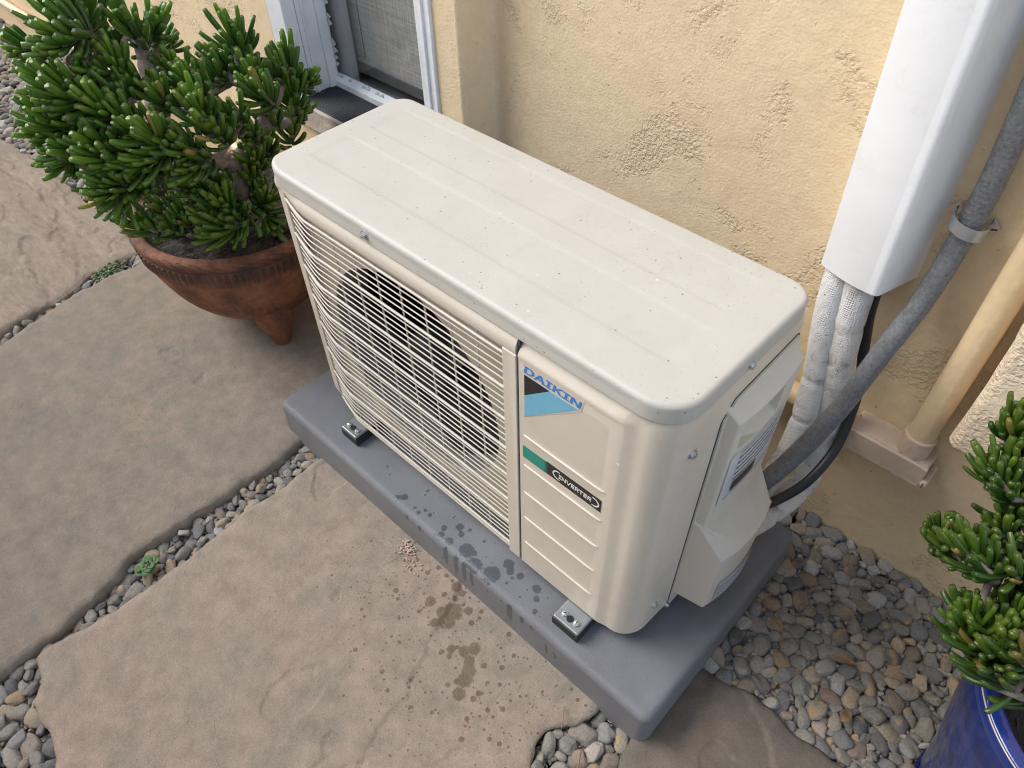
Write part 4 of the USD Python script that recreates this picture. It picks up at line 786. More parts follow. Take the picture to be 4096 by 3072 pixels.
def wrapped(path, r, seed, rings):
    p = spline(path, 150); m = tube(p, r, 26); v = m.vertices; n = 150 * 26
    ctr = np.repeat(p, 26, 0); d = v[:n] - ctr
    s = np.repeat(np.r_[0, np.cumsum(np.linalg.norm(np.diff(p, axis=0), axis=1))], 26)
    k = 1 + 0.09 * (meshkit.fbm(np.c_[v[:n] * 34], 3, seed) - 0.5)
    for c, wdt, dep in rings: k = k - 0.55 * dep * np.exp(-((s + 0.010 * (meshkit.noise(v[:n] * 40, seed) - 0.5) - c) / wdt) ** 2)
    k += 0.02 * (meshkit.noise(np.c_[s * 220, np.zeros(n), np.zeros(n)], seed) - 0.5)
    v[:n] = ctr + d * k[:, None]; m.vertices = v; return m
W1 = [(0.746, 0.476, 0.66), (0.739, 0.466, 0.575), (0.747, 0.456, 0.495), (0.765, 0.446, 0.404), (0.777, 0.431, 0.337), (0.785, 0.411, 0.284), (0.789, 0.370, 0.237), (0.785, 0.320, 0.212), (0.778, 0.270, 0.205)]
W2 = [(0.764, 0.468, 0.66), (0.774, 0.466, 0.541), (0.782, 0.463, 0.474), (0.798, 0.456, 0.377), (0.815, 0.449, 0.293), (0.824, 0.436, 0.231), (0.828, 0.400, 0.195), (0.820, 0.350, 0.179), (0.807, 0.300, 0.172), (0.795, 0.26, 0.175)]
obj('/World', 'insulated_pipe', wrapped(W1, 0.0195, 2, [(0.285, 0.006, 0.20), (0.36, 0.006, 0.22), (0.43, 0.005, 0.18), (0.47, 0.005, 0.14)]), WRAP, True, label='dirty white wrapped pipe, nearer the unit of the two under the pipe cover', cat='pipe', group='wrapped pipes behind the unit')
obj('/World', 'insulated_pipe', wrapped(W2, 0.0225, 5, [(0.175, 0.006, 0.14), (0.235, 0.006, 0.16), (0.29, 0.006, 0.16), (0.40, 0.006, 0.18), (0.455, 0.006, 0.2), (0.50, 0.005, 0.2), (0.57, 0.005, 0.16)]), WRAP, True, label='thicker creased white wrapped pipe, nearer the junction box of the two', cat='pipe', group='wrapped pipes behind the unit')
CABLE = plain('black_cable_look', (0.016, 0.017, 0.019), 0.42)
obj('/World', 'black_cable', tube(spline([(0.785, 0.488, 0.66), (0.794, 0.486, 0.526), (0.807, 0.486, 0.455), (0.832, 0.471, 0.369), (0.846, 0.431, 0.287), (0.841, 0.371, 0.246), (0.823, 0.321, 0.229), (0.804, 0.281, 0.231), (0.780, 0.262, 0.24)], 80), 0.0082, 14), CABLE, True, label='black rubber cable bending into the unit below the grey conduit', cat='cable')

CONDUIT = mat('grey_conduit_look', {
    'g': ('geometry', {}), 's': ('attribute', {'attribute': 'along'}), 'n': ('noise_texture', {'scale': 30.0, 'detail': 7.0, 'roughness': 0.7}), 'r': ('rgb_ramp', {'ramp': [(0.30, (0.105, 0.106, 0.108)), (0.52, (0.150, 0.153, 0.158)), (0.74, (0.185, 0.188, 0.192))]}),
    'n2': ('noise_texture', {'scale': 210.0, 'detail': 4.0, 'roughness': 0.7}), 'r2': ('rgb_ramp', {'ramp': [(0.33, (0.55, 0.53, 0.48)), (0.5, (1, 1, 1)), (0.75, (1.25, 1.25, 1.25))]}), 'm': ('mix_color', {'blend_type': 'multiply', 'fac': 0.85, 'use_clamp': False}),
    'b': ('bump', {'distance': 0.0004, 'strength': 0.4}), 'p': ('principled_bsdf', {'roughness': 0.45})},
    [('g.position', 'n.vector'), ('g.position', 'n2.vector'), ('n.fac', 'r.fac'), ('n2.fac', 'r2.fac'), ('r.color', 'm.a'), ('r2.color', 'm.b'), ('m.result', 'p.base_color'), ('n2.fac', 'b.height'), ('b.normal', 'p.normal')])
CP = [(0.838, 0.491, 1.9), (0.843, 0.490, 1.3), (0.850, 0.489, 1.0), (0.852, 0.488, 0.900), (0.857, 0.487, 0.828), (0.8605, 0.4865, 0.752), (0.860, 0.484, 0.686), (0.856, 0.466, 0.588), (0.843, 0.430, 0.490), (0.829, 0.385, 0.384), (0.805, 0.335, 0.293), (0.783, 0.295, 0.243), (0.765, 0.27, 0.21)]
cp = spline(CP, 420); seg = np.r_[0, np.cumsum(np.linalg.norm(np.diff(cp, axis=0), axis=1))]
cr = 0.0149 + 0.00026 * np.sign(np.sin(seg * 2 * np.pi / 0.0068)) * 0.8
con = tube(cp, cr, 24)
obj('/World', 'grey_conduit', con, CONDUIT, True, label='weathered grey flexible conduit curving from the wall into the unit', cat='conduit')
STRAPM = plain('strap_steel_look', (0.42, 0.43, 0.43), 0.40, 0.6, bump=(120.0, 0.0006))
STRAPP = plain('strap_screw_look', (0.58, 0.48, 0.37), 0.55, 0.2)
stp = thing('conduit_strap', 'two-screw metal strap holding the grey conduit to the wall', 'strap')
th = np.linspace(-0.15, np.pi + 0.15, 30); cx, cyy, cz = 0.8605, 0.4850, 0.696
arc = np.stack([cx + 0.0218 * np.cos(th), cyy - 0.0218 * np.sin(th), cz - 0.004 * np.cos(th)], 1)
def band(path, hw, thk, up=(0, 0, 1)):
    p = np.asarray(path, float); t = np.gradient(p, axis=0); t /= np.linalg.norm(t, axis=1)[:, None]; nn = np.cross(t, up); nn /= np.linalg.norm(nn, axis=1)[:, None]; u = np.asarray(up, float)
    secs = [p + nn * a + u * b for a, b in ((0, -hw), (thk * 0.8, -hw * 0.55), (thk * 1.5, 0), (thk * 0.8, hw * 0.55), (0, hw), (-thk, hw), (-thk, -hw), (0, -hw))]
    return grid_mesh(np.array(secs).transpose(1, 0, 2))
obj(stp, 'band', band(arc, 0.0085, 0.0016), STRAPM, 40)
for s, (ex, ez) in ((-1, (0.8365, 0.7005)), (1, (0.8845, 0.6915))):
    tab = hullpts([(cx + s * 0.021, 0.506, cz + 0.006), (cx + s * 0.021, 0.506, cz - 0.006), (ex, 0.508, ez + 0.006), (ex, 0.508, ez - 0.006), (ex + s * 0.006, 0.508, ez)], 0.0018)
    obj(stp, 'tab', tab, STRAPP if s < 0 else STRAPM, 30)
    sc = trimesh.creation.cylinder(0.0068, 0.005, sections=24); sl = trimesh.creation.box([0.011, 0.0016, 0.0012]); sl.apply_transform(trimesh.transformations.rotation_matrix(0.9 + s, [0, 0, 1])); sl.apply_translation([0, 0, 0.0026])
    for part in (sc, sl): part.apply_transform(trimesh.geometry.align_vectors([0, 0, 1], [0, -1, 0])); part.apply_translation([ex, 0.503, ez])
    bo = obj(stp, 'screw', sc, STRAPP, 30); obj(bo, 'slot', sl, CAULK, False)

BEIGE = plain('painted_beige_look', (0.66, 0.49, 0.29), 0.42, bump=(60.0, 0.0012))
BEIGE2 = plain('painted_box_look', (0.58, 0.44, 0.32), 0.62, bump=(150.0, 0.0012))
vp = thing('downpipe', 'cream painted vertical pipe entering the box from above', 'pipe')
obj(vp, 'shaft', tube([(0.9405 - 0.006 * (z - 0.34), 0.484, z) for z in np.r_[0.300, np.linspace(0.36, 2.88, 30)]], 0.0205, 28), BEIGE, True)
obj(vp, 'coupling', lathe([(0.0200, 0.295), (0.0222, 0.296), (0.0238, 0.300), (0.0238, 0.334), (0.0230, 0.3385), (0.0245, 0.3395), (0.0247, 0.3425), (0.0236, 0.3440), (0.0205, 0.3445)], 36, (0.9405, 0.484)), BEIGE2, 40)
jb = thing('junction_box', 'pinkish beige painted metal junction box low on the wall', 'junction box')
obj(jb, 'body', rbox((0.8455, 0.4620, 0.2665), (0.9755, 0.514, 0.3060), 0.006, 2), BEIGE2, 35)
obj(jb, 'lid', rbox((0.8435, 0.4540, 0.2630), (0.9760, 0.4612, 0.3085), 0.0025, 2), BEIGE2, 35)
for x, z in ((0.8400, 0.2800), (0.9800, 0.2790)):
    obj(jb, 'lug', rbox((x - 0.006, 0.452, z - 0.007), (x + 0.006, 0.500, z + 0.006), 0.005, 2), BEIGE2, 35)
    s_ = trimesh.creation.icosphere(2, 0.0058); s_.apply_scale([1, 0.5, 1]); s_.apply_translation([x, 0.4515, z]); sl = trimesh.creation.box([0.0014, 0.002, 0.010]); sl.apply_translation([x, 0.4492, z])
    bo = obj(jb, 'screw', s_, BEIGE2, True); obj(bo, 'slot', sl, CAULK, False)
obj(jb, 'drip_gap', rbox((0.846, 0.4612, 0.2675), (0.9745, 0.4622, 0.3055), 0.0004, 1), CAULK, 30)
hp = thing('horizontal_pipe', 'beige painted pipe running along the wall behind the wrapped pipes', 'pipe')
obj(hp, 'shaft', tube([(x, 0.4845, 0.2865) for x in np.linspace(0.10, 0.85, 20)], 0.0205, 24), BEIGE, True)
obj(hp, 'coupling', tube([(x, 0.4845, 0.2865) for x in np.linspace(0.80, 0.848, 4)], 0.0235, 24), BEIGE2, 40)

# ------------------------------------------------------------------ terracotta bowl, blue pot, succulents
TERRA = mat('terracotta_look', {
    'g': ('geometry', {}), 's': ('separate_xyz', {}), 'n': ('noise_texture', {'scale': 14.0, 'detail': 9.0, 'roughness': 0.72}), 'r': ('rgb_ramp', {'ramp': [(0.34, (0.085, 0.038, 0.024)), (0.5, (0.205, 0.082, 0.043)), (0.66, (0.31, 0.14, 0.075))]}),
    'zb': ('noise_texture', {'scale': 30.0, 'detail': 5.0}), 'za': ('math', {'math_type': 'multiply_add', 'value2': 0.035}), 'zr': ('map_range', {'from_min': 0.268, 'from_max': 0.285, 'clamp': True}), 'zr2': ('map_range', {'from_min': 0.330, 'from_max': 0.318, 'clamp': True}), 'zm': ('math', {'math_type': 'multiply'}), 'zf': ('math', {'math_type': 'multiply', 'value2': 0.62}),
    'dk': ('mix_color', {'b': (0.06, 0.038, 0.032)}), 'n2': ('noise_texture', {'scale': 48.0, 'detail': 6.0, 'roughness': 0.7}), 'r2': ('rgb_ramp', {'ramp': [(0.66, (0, 0, 0)), (0.78, (0.5, 0.5, 0.5))]}), 'ef': ('mix_color', {'b': (0.42, 0.33, 0.27)}),
    'b': ('bump', {'distance': 0.006, 'strength': 0.8}), 'p': ('principled_bsdf', {'roughness': 0.72, 'specular_ior_level': 0.35})},
    [('g.position', 'n.vector'), ('g.position', 'zb.vector'), ('g.position', 'n2.vector'), ('g.position', 's.vector'), ('n.fac', 'r.fac'), ('zb.fac', 'za.value1'), ('s.z', 'za.value3'), ('za.value', 'zr.value'), ('za.value', 'zr2.value'),
     ('zr.result', 'zm.value1'), ('zr2.result', 'zm.value2'), ('zm.value', 'zf.value1'), ('r.color', 'dk.a'), ('zf.value', 'dk.fac'), ('dk.result', 'ef.a'), ('n2.fac', 'r2.fac'), ('r2.color', 'ef.fac'), ('ef.result', 'p.base_color'), ('n2.fac', 'b.height'), ('b.normal', 'p.normal')])
BX, BY, BH = -0.472, 0.136, 0.318
bowl = thing('terracotta_bowl', 'wide terracotta bowl on stubby feet left of the outdoor unit', 'planter')
bp = [(0.0, 0.044), (0.07, 0.047), (0.112, 0.062), (0.146, 0.088), (0.174, 0.122), (0.198, 0.162), (0.2155, 0.205), (0.2270, 0.246), (0.2315, 0.262), (0.2325, 0.275), (0.2335, 0.288), (0.2305, 0.292), (0.2350, 0.297), (0.2370, 0.306), (0.2350, 0.315), (0.2250, 0.3185), (0.2150, 0.3175), (0.2090, 0.311), (0.2060, 0.298), (0.200, 0.26), (0.18, 0.22)]
bps = spline(bp, 110)
def bowl_disp(A, R_, Z):
    d = 0.0026 * np.sign(np.sin(A * 95)) * ((Z > 0.250) & (Z < 0.288)) * (R_ > 0.212) * (0.5 + meshkit.noise(np.stack([A * 9, Z * 30, A * 0], -1), 3))
    d -= 0.0022 * (np.sin(A * 46 + Z * 420) > 0.55) * ((Z > 0.299) & (Z < 0.316)) * (R_ > 0.222)
    for a0 in np.arange(0.35, 6.3, 1.05):                     # incised fern sprays
        u = (A - a0 + np.pi) % (2 * np.pi) - np.pi; vv = (Z - 0.165) / 0.07 + u * 1.2
        leaf = np.exp(-(vv / 0.45) ** 2) * (np.abs(u) < 0.42)
        d -= 0.0022 * leaf * (np.sin(u * 75 + np.abs(vv) * 6) > 0.1) * (Z < 0.25) * (Z > 0.09)
    d += 0.0035 * (meshkit.fbm(np.stack([np.cos(A) * 2, np.sin(A) * 2, Z * 10], -1), 3, 4) - 0.5)
    return d
bm = lathe(bps, 420, (BX, BY), bowl_disp)
obj(bowl, 'body', bm, TERRA, True)
for a in (-22, 98, 218):
    a = math.radians(a); fx, fy = BX + 0.135 * math.cos(a), BY + 0.135 * math.sin(a)
    fp = spline([(0.018, 0.125), (0.036, 0.112), (0.046, 0.094), (0.045, 0.072), (0.034, 0.045), (0.0265, 0.020), (0.0245, 0.008), (0.020, 0.001), (0.0, 0.0005)][::-1], 30)
    obj(bowl, 'foot', lathe(fp, 40, (fx, fy), lambda A, R_, Z: 0.003 * (meshkit.fbm(np.stack([np.cos(A) + fx * 9, np.sin(A), Z * 20], -1), 3, 8) - 0.5)), TERRA, True)
srng = np.random.default_rng(31)
def soil_disc(cx, cy, r, z):
    o = np.stack([cx + r * np.cos(np.linspace(0, 2 * np.pi, 90, endpoint=False)), cy + r * np.sin(np.linspace(0, 2 * np.pi, 90, endpoint=False))], 1)
    p, t = fill_poly(o, 0.006, srng); h = z + 0.03 * (meshkit.fbm(np.c_[p * 26, np.zeros(len(p))], 5, 2) - 0.5)
    return trimesh.Trimesh(np.c_[p, h], t, process=False)
obj(bowl, 'soil', soil_disc(BX, BY, 0.206, 0.288), SOIL, True)
def chips(parent, cx, cy, r, z, n, mtl, name='bark_chips'):
    ms = []
    for _ in range(n):
        a, q = srng.uniform(0, 6.28), r * math.sqrt(srng.uniform(0, 1)); L = srng.uniform(0.006, 0.022); th_ = srng.uniform(0, 6.28)
        c = np.array([cx + q * math.cos(a), cy + q * math.sin(a), z + srng.uniform(-0.002, 0.008)]); d = np.array([math.cos(th_), math.sin(th_), srng.normal(0, 0.3)]) * L / 2
        ms.append(tube([c - d, c + d * 0.1 + [0, 0, 0.001], c + d], [0.0007, 0.0015, 0.0005], 5))
    obj(parent, name, cat_m(ms), mtl, True, kind='stuff')
CHIP = plain('bark_chip_look', (0.085, 0.058, 0.038), 0.9)
chips(bowl, BX, BY, 0.198, 0.290, 420, CHIP)

BLUE = mat('blue_glaze_look', {
    'g': ('geometry', {}), 'n': ('noise_texture', {'scale': 22.0, 'detail': 6.0, 'roughness': 0.65}), 'r': ('rgb_ramp', {'ramp': [(0.32, (0.005, 0.010, 0.050)), (0.52, (0.008, 0.019, 0.105)), (0.72, (0.014, 0.036, 0.17))]}),
    'mp': ('mapping', {'scale': (1.0, 1.0, 0.5)}), 'v': ('voronoi_texture', {'scale': 62.0, 'feature': 'smooth_f1', 'smoothness': 0.35}), 'b': ('bump', {'distance': 0.010, 'strength': 0.5}),
    'p': ('principled_bsdf', {'roughness': 0.20, 'specular_ior_level': 0.5, 'coat_weight': 0.5, 'coat_roughness': 0.08})},
    [('g.position', 'n.vector'), ('g.position', 'mp.vector'), ('mp.vector', 'v.vector'), ('n.fac', 'r.fac'), ('r.color', 'p.base_color'), ('v.distance', 'b.height'), ('b.normal', 'p.normal')])
BLUE_RIM = plain('blue_rim_look', (0.010, 0.026, 0.16), 0.16, bump=(40.0, 0.002), coat_weight=0.6, coat_roughness=0.05)
EDGE = plain('glaze_edge_look', (0.50, 0.42, 0.28), 0.3)
PX, PY, PH = 1.292, 0.211, 0.362
bpot = thing('blue_pot', 'glossy cobalt blue glazed pot with hammered sides at the right', 'planter')
pp = [(0.0, -0.018), (0.094, -0.018), (0.100, -0.010), (0.106, 0.03), (0.117, 0.10), (0.131, 0.17), (0.143, 0.23), (0.1520, 0.285), (0.1555, 0.315), (0.1555, 0.335)]
pps = spline(pp, 70)
obj(bpot, 'body', lathe(pps, 160, (PX, PY)), BLUE, True)
rim = spline([(0.1545, 0.333), (0.1585, 0.340), (0.1600, 0.350), (0.1590, 0.3585), (0.1560, 0.3620), (0.1480, 0.3625), (0.1400, 0.3600), (0.1370, 0.350), (0.1360, 0.325), (0.13, 0.25)], 50)
obj(bpot, 'rim', lathe(rim, 160, (PX, PY)), BLUE_RIM, True)
ea = np.linspace(0, 2 * np.pi, 181)
obj(bpot, 'rim_edge', tube(np.stack([PX + 0.1588 * np.cos(ea), PY + 0.1588 * np.sin(ea), 0.3588 + 0 * ea], 1), 0.0011, 6, cap=False), EDGE, True)
obj(bpot, 'soil', soil_disc(PX, PY, 0.1365, 0.312), SOIL, True)
chips(bpot, PX, PY, 0.13, 0.316, 160, CHIP)

LEAF = mat('succulent_leaf_look', {
    't': ('attribute', {'attribute': 'tone'}), 'g': ('geometry', {}), 'n': ('noise_texture', {'scale': 140.0, 'detail': 4.0}), 'r': ('rgb_ramp', {'ramp': [(0.3, (0.82, 0.84, 0.8)), (0.7, (1.12, 1.1, 1.05))]}), 'm': ('mix_color', {'blend_type': 'multiply', 'fac': 1.0, 'use_clamp': False}),
    'b': ('bump', {'distance': 0.0009, 'strength': 0.35}), 'p': ('principled_bsdf', {'roughness': 0.33, 'specular_ior_level': 0.5, 'subsurface_weight': 0.12, 'subsurface_radius': (0.4, 0.8, 0.2), 'subsurface_scale': 0.004})},
    [('g.position', 'n.vector'), ('n.fac', 'r.fac'), ('t.color', 'm.a'), ('r.color', 'm.b'), ('m.result', 'p.base_color'), ('n.fac', 'b.height'), ('b.normal', 'p.normal')])
BARK = mat('succulent_bark_look', {
    'g': ('geometry', {}), 'n': ('noise_texture', {'scale': 40.0, 'detail': 6.0, 'roughness': 0.65}), 'r': ('rgb_ramp', {'ramp': [(0.3, (0.115, 0.085, 0.068)), (0.55, (0.21, 0.165, 0.14)), (0.75, (0.30, 0.255, 0.225))]}),
    'mp': ('mapping', {'scale': (30.0, 30.0, 150.0)}), 'n2': ('noise_texture', {'scale': 1.0, 'detail': 3.0}), 'b': ('bump', {'distance': 0.004, 'strength': 0.7}), 'p': ('principled_bsdf', {'roughness': 0.75})},
    [('g.position', 'n.vector'), ('g.position', 'mp.vector'), ('mp.vector', 'n2.vector'), ('n.fac', 'r.fac'), ('r.color', 'p.base_color'), ('n2.fac', 'b.height'), ('b.normal', 'p.normal')])

NR = 8; NS = 7
def leaf(base, d, up, L, r, bend, young, rng):
    """Finger leaf: starts along d, bends towards up, swells and ends in a blunt dimpled tip. -> vertices, faces, colours"""
    t = np.linspace(0, 1, NR)
    d2 = d + up * bend; d2 /= np.linalg.norm(d2)
    c = base + L * (t[:, None] * d * (1 - 0.5 * t[:, None]) + 0.5 * t[:, None] ** 2 * d2)
    rad = r * np.interp(t, [0, 0.12, 0.4, 0.75, 0.93, 1.0], [0.50, 0.66, 0.92, 1.08, 1.04, 0.80])
    m = tube(c, rad, NS, cap=True, ref=up + 0.01, squash=0.78); v = m.vertices
    v[-1] -= (c[-1] - c[-2]) * 0.25                           # dimple
    tt = np.r_[np.repeat(t, NS), 0, 1]
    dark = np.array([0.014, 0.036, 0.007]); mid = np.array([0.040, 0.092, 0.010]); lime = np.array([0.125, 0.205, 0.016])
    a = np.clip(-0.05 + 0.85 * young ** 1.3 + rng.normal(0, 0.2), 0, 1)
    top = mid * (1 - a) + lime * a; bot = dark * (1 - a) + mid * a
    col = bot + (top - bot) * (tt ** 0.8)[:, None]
    if rng.random() < 0.018: col = col * 0.3 + np.array([0.30, 0.20, 0.05]) * 0.7
    k = np.clip((tt - 0.93) / 0.07, 0, 1)[:, None] * rng.uniform(0.0, 0.45)
    col = col * (1 - k) + np.array([0.11, 0.085, 0.045]) * k
    return v, np.asarray(m.faces), col * rng.uniform(0.85, 1.12)
def rosette(b, ax, size, rng, n=None, L0=0.060, r0=0.0056):
    """Leaves around a shoot tip whose axis is ax."""
    ax = ax / np.linalg.norm(ax); e1 = np.cross(ax, [0.3, 0.2, 1.0]); e1 /= np.linalg.norm(e1); e2 = np.cross(ax, e1); out = []
    n = n or int(22 * size)
    for k in range(n):
        f = (k + 0.5) / n; phi = k * 2.39996 + rng.normal(0, 0.25); th = math.radians(6 + 74 * f ** 0.85) + rng.normal(0, 0.16)
        d = ax * math.cos(th) + (e1 * math.cos(phi) + e2 * math.sin(phi)) * math.sin(th)
        d = d + np.array([0, 0, 0.22]); d /= np.linalg.norm(d)
        st = b + ax * (L0 / 0.06) * size * (0.018 - 0.060 * f) + (e1 * math.cos(phi) + e2 * math.sin(phi)) * 0.004
        L = L0 * size * (0.50 + 0.66 * math.sin(math.pi * min(0.2 + 0.55 * f, 1))) * rng.uniform(0.55, 1.30)
        out.append(leaf(st, d, ax * 0.7 + np.array([0, 0, 0.75]), L, r0 * rng.uniform(0.68, 1.15) * (0.85 + 0.15 * size), rng.uniform(0.3, 1.2), 1 - f, rng))
    return out
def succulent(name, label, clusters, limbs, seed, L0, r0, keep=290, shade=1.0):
    rng = np.random.default_rng(seed); pl = thing(name, label, 'succulent')
    nodes = []; 
    for k, lb in enumerate(limbs):
        lb = np.array(lb); pth = spline(lb, 10 * len(lb)); n = len(pth)
        wob = (np.stack([meshkit.noise(np.c_[np.linspace(0, 4, n) + 9 * k, np.full(n, j * 3.3), np.zeros(n)], seed + j) for j in range(3)], 1) - 0.5) * 0.012
        p3 = pth[:, :3] + wob * np.sin(np.linspace(0, np.pi, n))[:, None]
        rr_ = pth[:, 3] * (1 + 0.07 * np.sign(np.sin(np.linspace(0, n * 0.55, n))))
        obj(pl, 'trunk' if k == 0 else 'branch', tube(p3, rr_, 12), BARK, True)
        nodes += [(p3[i], pth[i, 3]) for i in range(n)]
    NP = np.array([q[0] for q in nodes]); NRd = np.array([q[1] for q in nodes]); leaves = []
    for c in clusters:
        b, ax, s = np.array(c[:3]), np.array(c[3:6]), c[6]
        d = np.linalg.norm(NP - b, axis=1) + 0.6 * np.maximum(0, NP[:, 2] - b[2]); i = int(np.argmin(d)); st = NP[i]
        if np.linalg.norm(st - b) > 0.015:
            mid = (st + b) / 2 - ax * np.linalg.norm(b - st) * 0.18 + rng.normal(0, 0.006, 3)
            pth = spline([st, mid, b - ax * 0.03, b + ax * 0.008], 14); r1 = min(0.0085, NRd[i] * 0.75)
            obj(pl, 'branch', tube(pth, np.linspace(r1, 0.0042, 14), 8), BARK, True)
            NP = np.vstack([NP, pth[3:11]]); NRd = np.r_[NRd, np.full(8, 0.006)]
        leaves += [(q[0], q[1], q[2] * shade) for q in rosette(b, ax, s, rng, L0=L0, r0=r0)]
    mid = np.array([l[0][NR * NS // 2] for l in leaves]); vis, dep = in_view(mid, -0.01)
    near = np.argsort(np.where(vis, dep, 99)); pick = set(near[:keep].tolist()); rest = []
    for i, l in enumerate(leaves):
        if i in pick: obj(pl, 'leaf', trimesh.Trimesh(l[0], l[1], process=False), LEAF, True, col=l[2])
        else: rest.append(l)
    if rest:
        off = np.cumsum([0] + [len(l[0]) for l in rest])
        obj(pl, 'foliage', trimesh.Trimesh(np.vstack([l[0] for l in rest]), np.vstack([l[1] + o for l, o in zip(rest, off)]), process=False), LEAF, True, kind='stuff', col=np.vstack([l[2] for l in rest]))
    return pl
CLUSTERS = [[-0.442,-0.058,0.757,-0.058,-0.936,0.348,1.3],[-0.482,-0.023,0.77,0.143,-0.303,0.942,1.2],[-0.426,-0.072,0.743,-0.01,-0.991,-0.132,1.1],[-0.548,-0.105,0.71,-0.097,-0.989,0.114,0.8],[-0.541,0.015,0.739,0.142,0.109,0.984,1.1],[-0.592,0.049,0.674,-0.185,-0.687,0.703,1.0],[-0.544,0.086,0.684,-0.035,-0.317,0.948,1.3],[-0.558,0.131,0.673,0.355,0.617,0.703,1.0],[-0.594,0.148,0.618,0.47,0.875,0.119,0.9],[-0.421,-0.009,0.687,0.175,-0.313,0.933,1.0],[-0.414,-0.044,0.687,0.02,-0.99,0.141,0.9],[-0.406,-0.101,0.672,0.024,-0.74,0.672,1.3],[-0.431,-0.111,0.684,-0.077,-0.934,0.35,1.1],[-0.421,-0.111,0.66,-0.109,-0.993,-0.052,1.0],[-0.452,-0.135,0.616,0.006,-0.737,0.676,1.2],[-0.478,-0.144,0.596,0.127,-0.986,0.103,1.0],[-0.361,-0.073,0.649,0.207,-0.656,0.726,1.1],[-0.416,0.005,0.645,0.223,-0.6,0.768,1.0],[-0.372,-0.047,0.655,0.103,-0.94,0.325,1.0],[-0.363,0.028,0.63,0.14,-0.378,0.915,1.0],[-0.38,0.091,0.628,0.171,-0.387,0.906,1.2],[-0.288,0.052,0.625,0.276,-0.346,0.897,1.1],[-0.521,0.274,0.608,0.023,-0.177,0.984,1.4],[-0.499,0.221,0.59,-0.14,-0.575,0.806,1.0],[-0.473,0.179,0.589,-0.224,-0.784,0.58,1.0],[-0.388,0.229,0.556,0.011,-0.62,0.784,1.3],[-0.472,0.262,0.555,0.052,-0.106,0.993,1.1],[-0.52,0.38,0.52,0.082,-0.034,0.996,1.4],[-0.496,0.333,0.529,-0.163,-0.633,0.757,1.1],[-0.508,0.408,0.481,0.455,0.844,0.284,0.8],[-0.488,0.352,0.472,0.082,-0.034,0.996,1.2],[-0.502,0.371,0.426,0.455,0.844,0.284,0.8],[-0.48,0.32,0.409,0.142,0.109,0.984,1.2],[-0.387,0.179,0.493,0.305,-0.424,0.852,1.0],[-0.36,0.138,0.552,0.098,-0.751,0.653,1.1],[-0.283,0.064,0.581,0.118,-0.515,0.849,1.3],[-0.286,0.003,0.574,0.16,-0.843,0.514,1.1],[-0.283,0.012,0.535,0.043,-0.991,-0.129,1.1],[-0.302,-0.034,0.602,0.22,-0.657,0.721,1.3],[-0.332,-0.054,0.62,0.254,-0.544,0.799,1.1],[-0.307,-0.046,0.573,0.012,-0.982,0.188,1.1],[-0.376,-0.107,0.594,0.045,-0.794,0.606,1.1],[-0.354,-0.108,0.578,0.057,-0.913,0.404,1.2],[-0.427,-0.126,0.574,-0.01,-0.999,0.031,1.2],[-0.458,-0.149,0.55,-0.064,-0.951,-0.302,1.0],[-0.355,-0.109,0.529,0.014,-0.79,0.613,1.2],[-0.36,-0.122,0.514,0.104,-0.993,-0.048,1.2],[-0.377,-0.109,0.481,0.057,-0.602,-0.797,0.9],[-0.356,-0.061,0.503,-0.043,-0.727,0.685,1.0],[-0.367,-0.035,0.512,0.201,-0.534,0.821,1.0],[-0.367,0.017,0.444,-0.023,-0.873,0.488,1.0],[-0.383,0.085,0.419,0.063,-0.84,0.539,0.9],[-0.39,0.172,0.431,0.266,-0.268,0.926,1.0],[-0.414,0.219,0.431,0.403,0.148,0.903,1.0],[-0.311,0.05,0.417,0.31,-0.491,0.814,1.3],[-0.319,0.028,0.391,-0.034,-0.829,0.558,1.1],[-0.297,0.031,0.377,-0.016,-0.999,0.031,1.3],[-0.355,0.15,0.35,0.369,0.167,0.914,1.1],[-0.339,0.137,0.329,0.563,0.135,-0.815,1.1],[-0.319,0.082,0.367,0.134,-0.618,-0.775,1.0],[-0.379,-0.089,0.406,0.013,-0.836,0.549,1.0],[-0.364,-0.052,0.394,0.208,-0.598,0.774,0.9],[-0.371,-0.018,0.383,0.228,-0.254,0.94,0.9],[-0.41,-0.033,0.403,0.14,-0.647,0.75,0.9],[-0.428,0.08,0.421,0.225,-0.658,0.719,0.8],[-0.498,0.12,0.606,-0.089,-0.451,0.888,1.0],[-0.377,0.099,0.602,-0.038,-0.728,0.684,1.0],[-0.435,-0.095,0.609,-0.024,-0.831,0.556,1.1],[-0.337,-0.068,0.555,0.088,-0.963,0.255,1.0],[-0.439,0.263,0.479,0.023,-0.177,0.984,1.0],[-0.38,0.144,0.4,0.152,-0.382,0.912,0.9]]
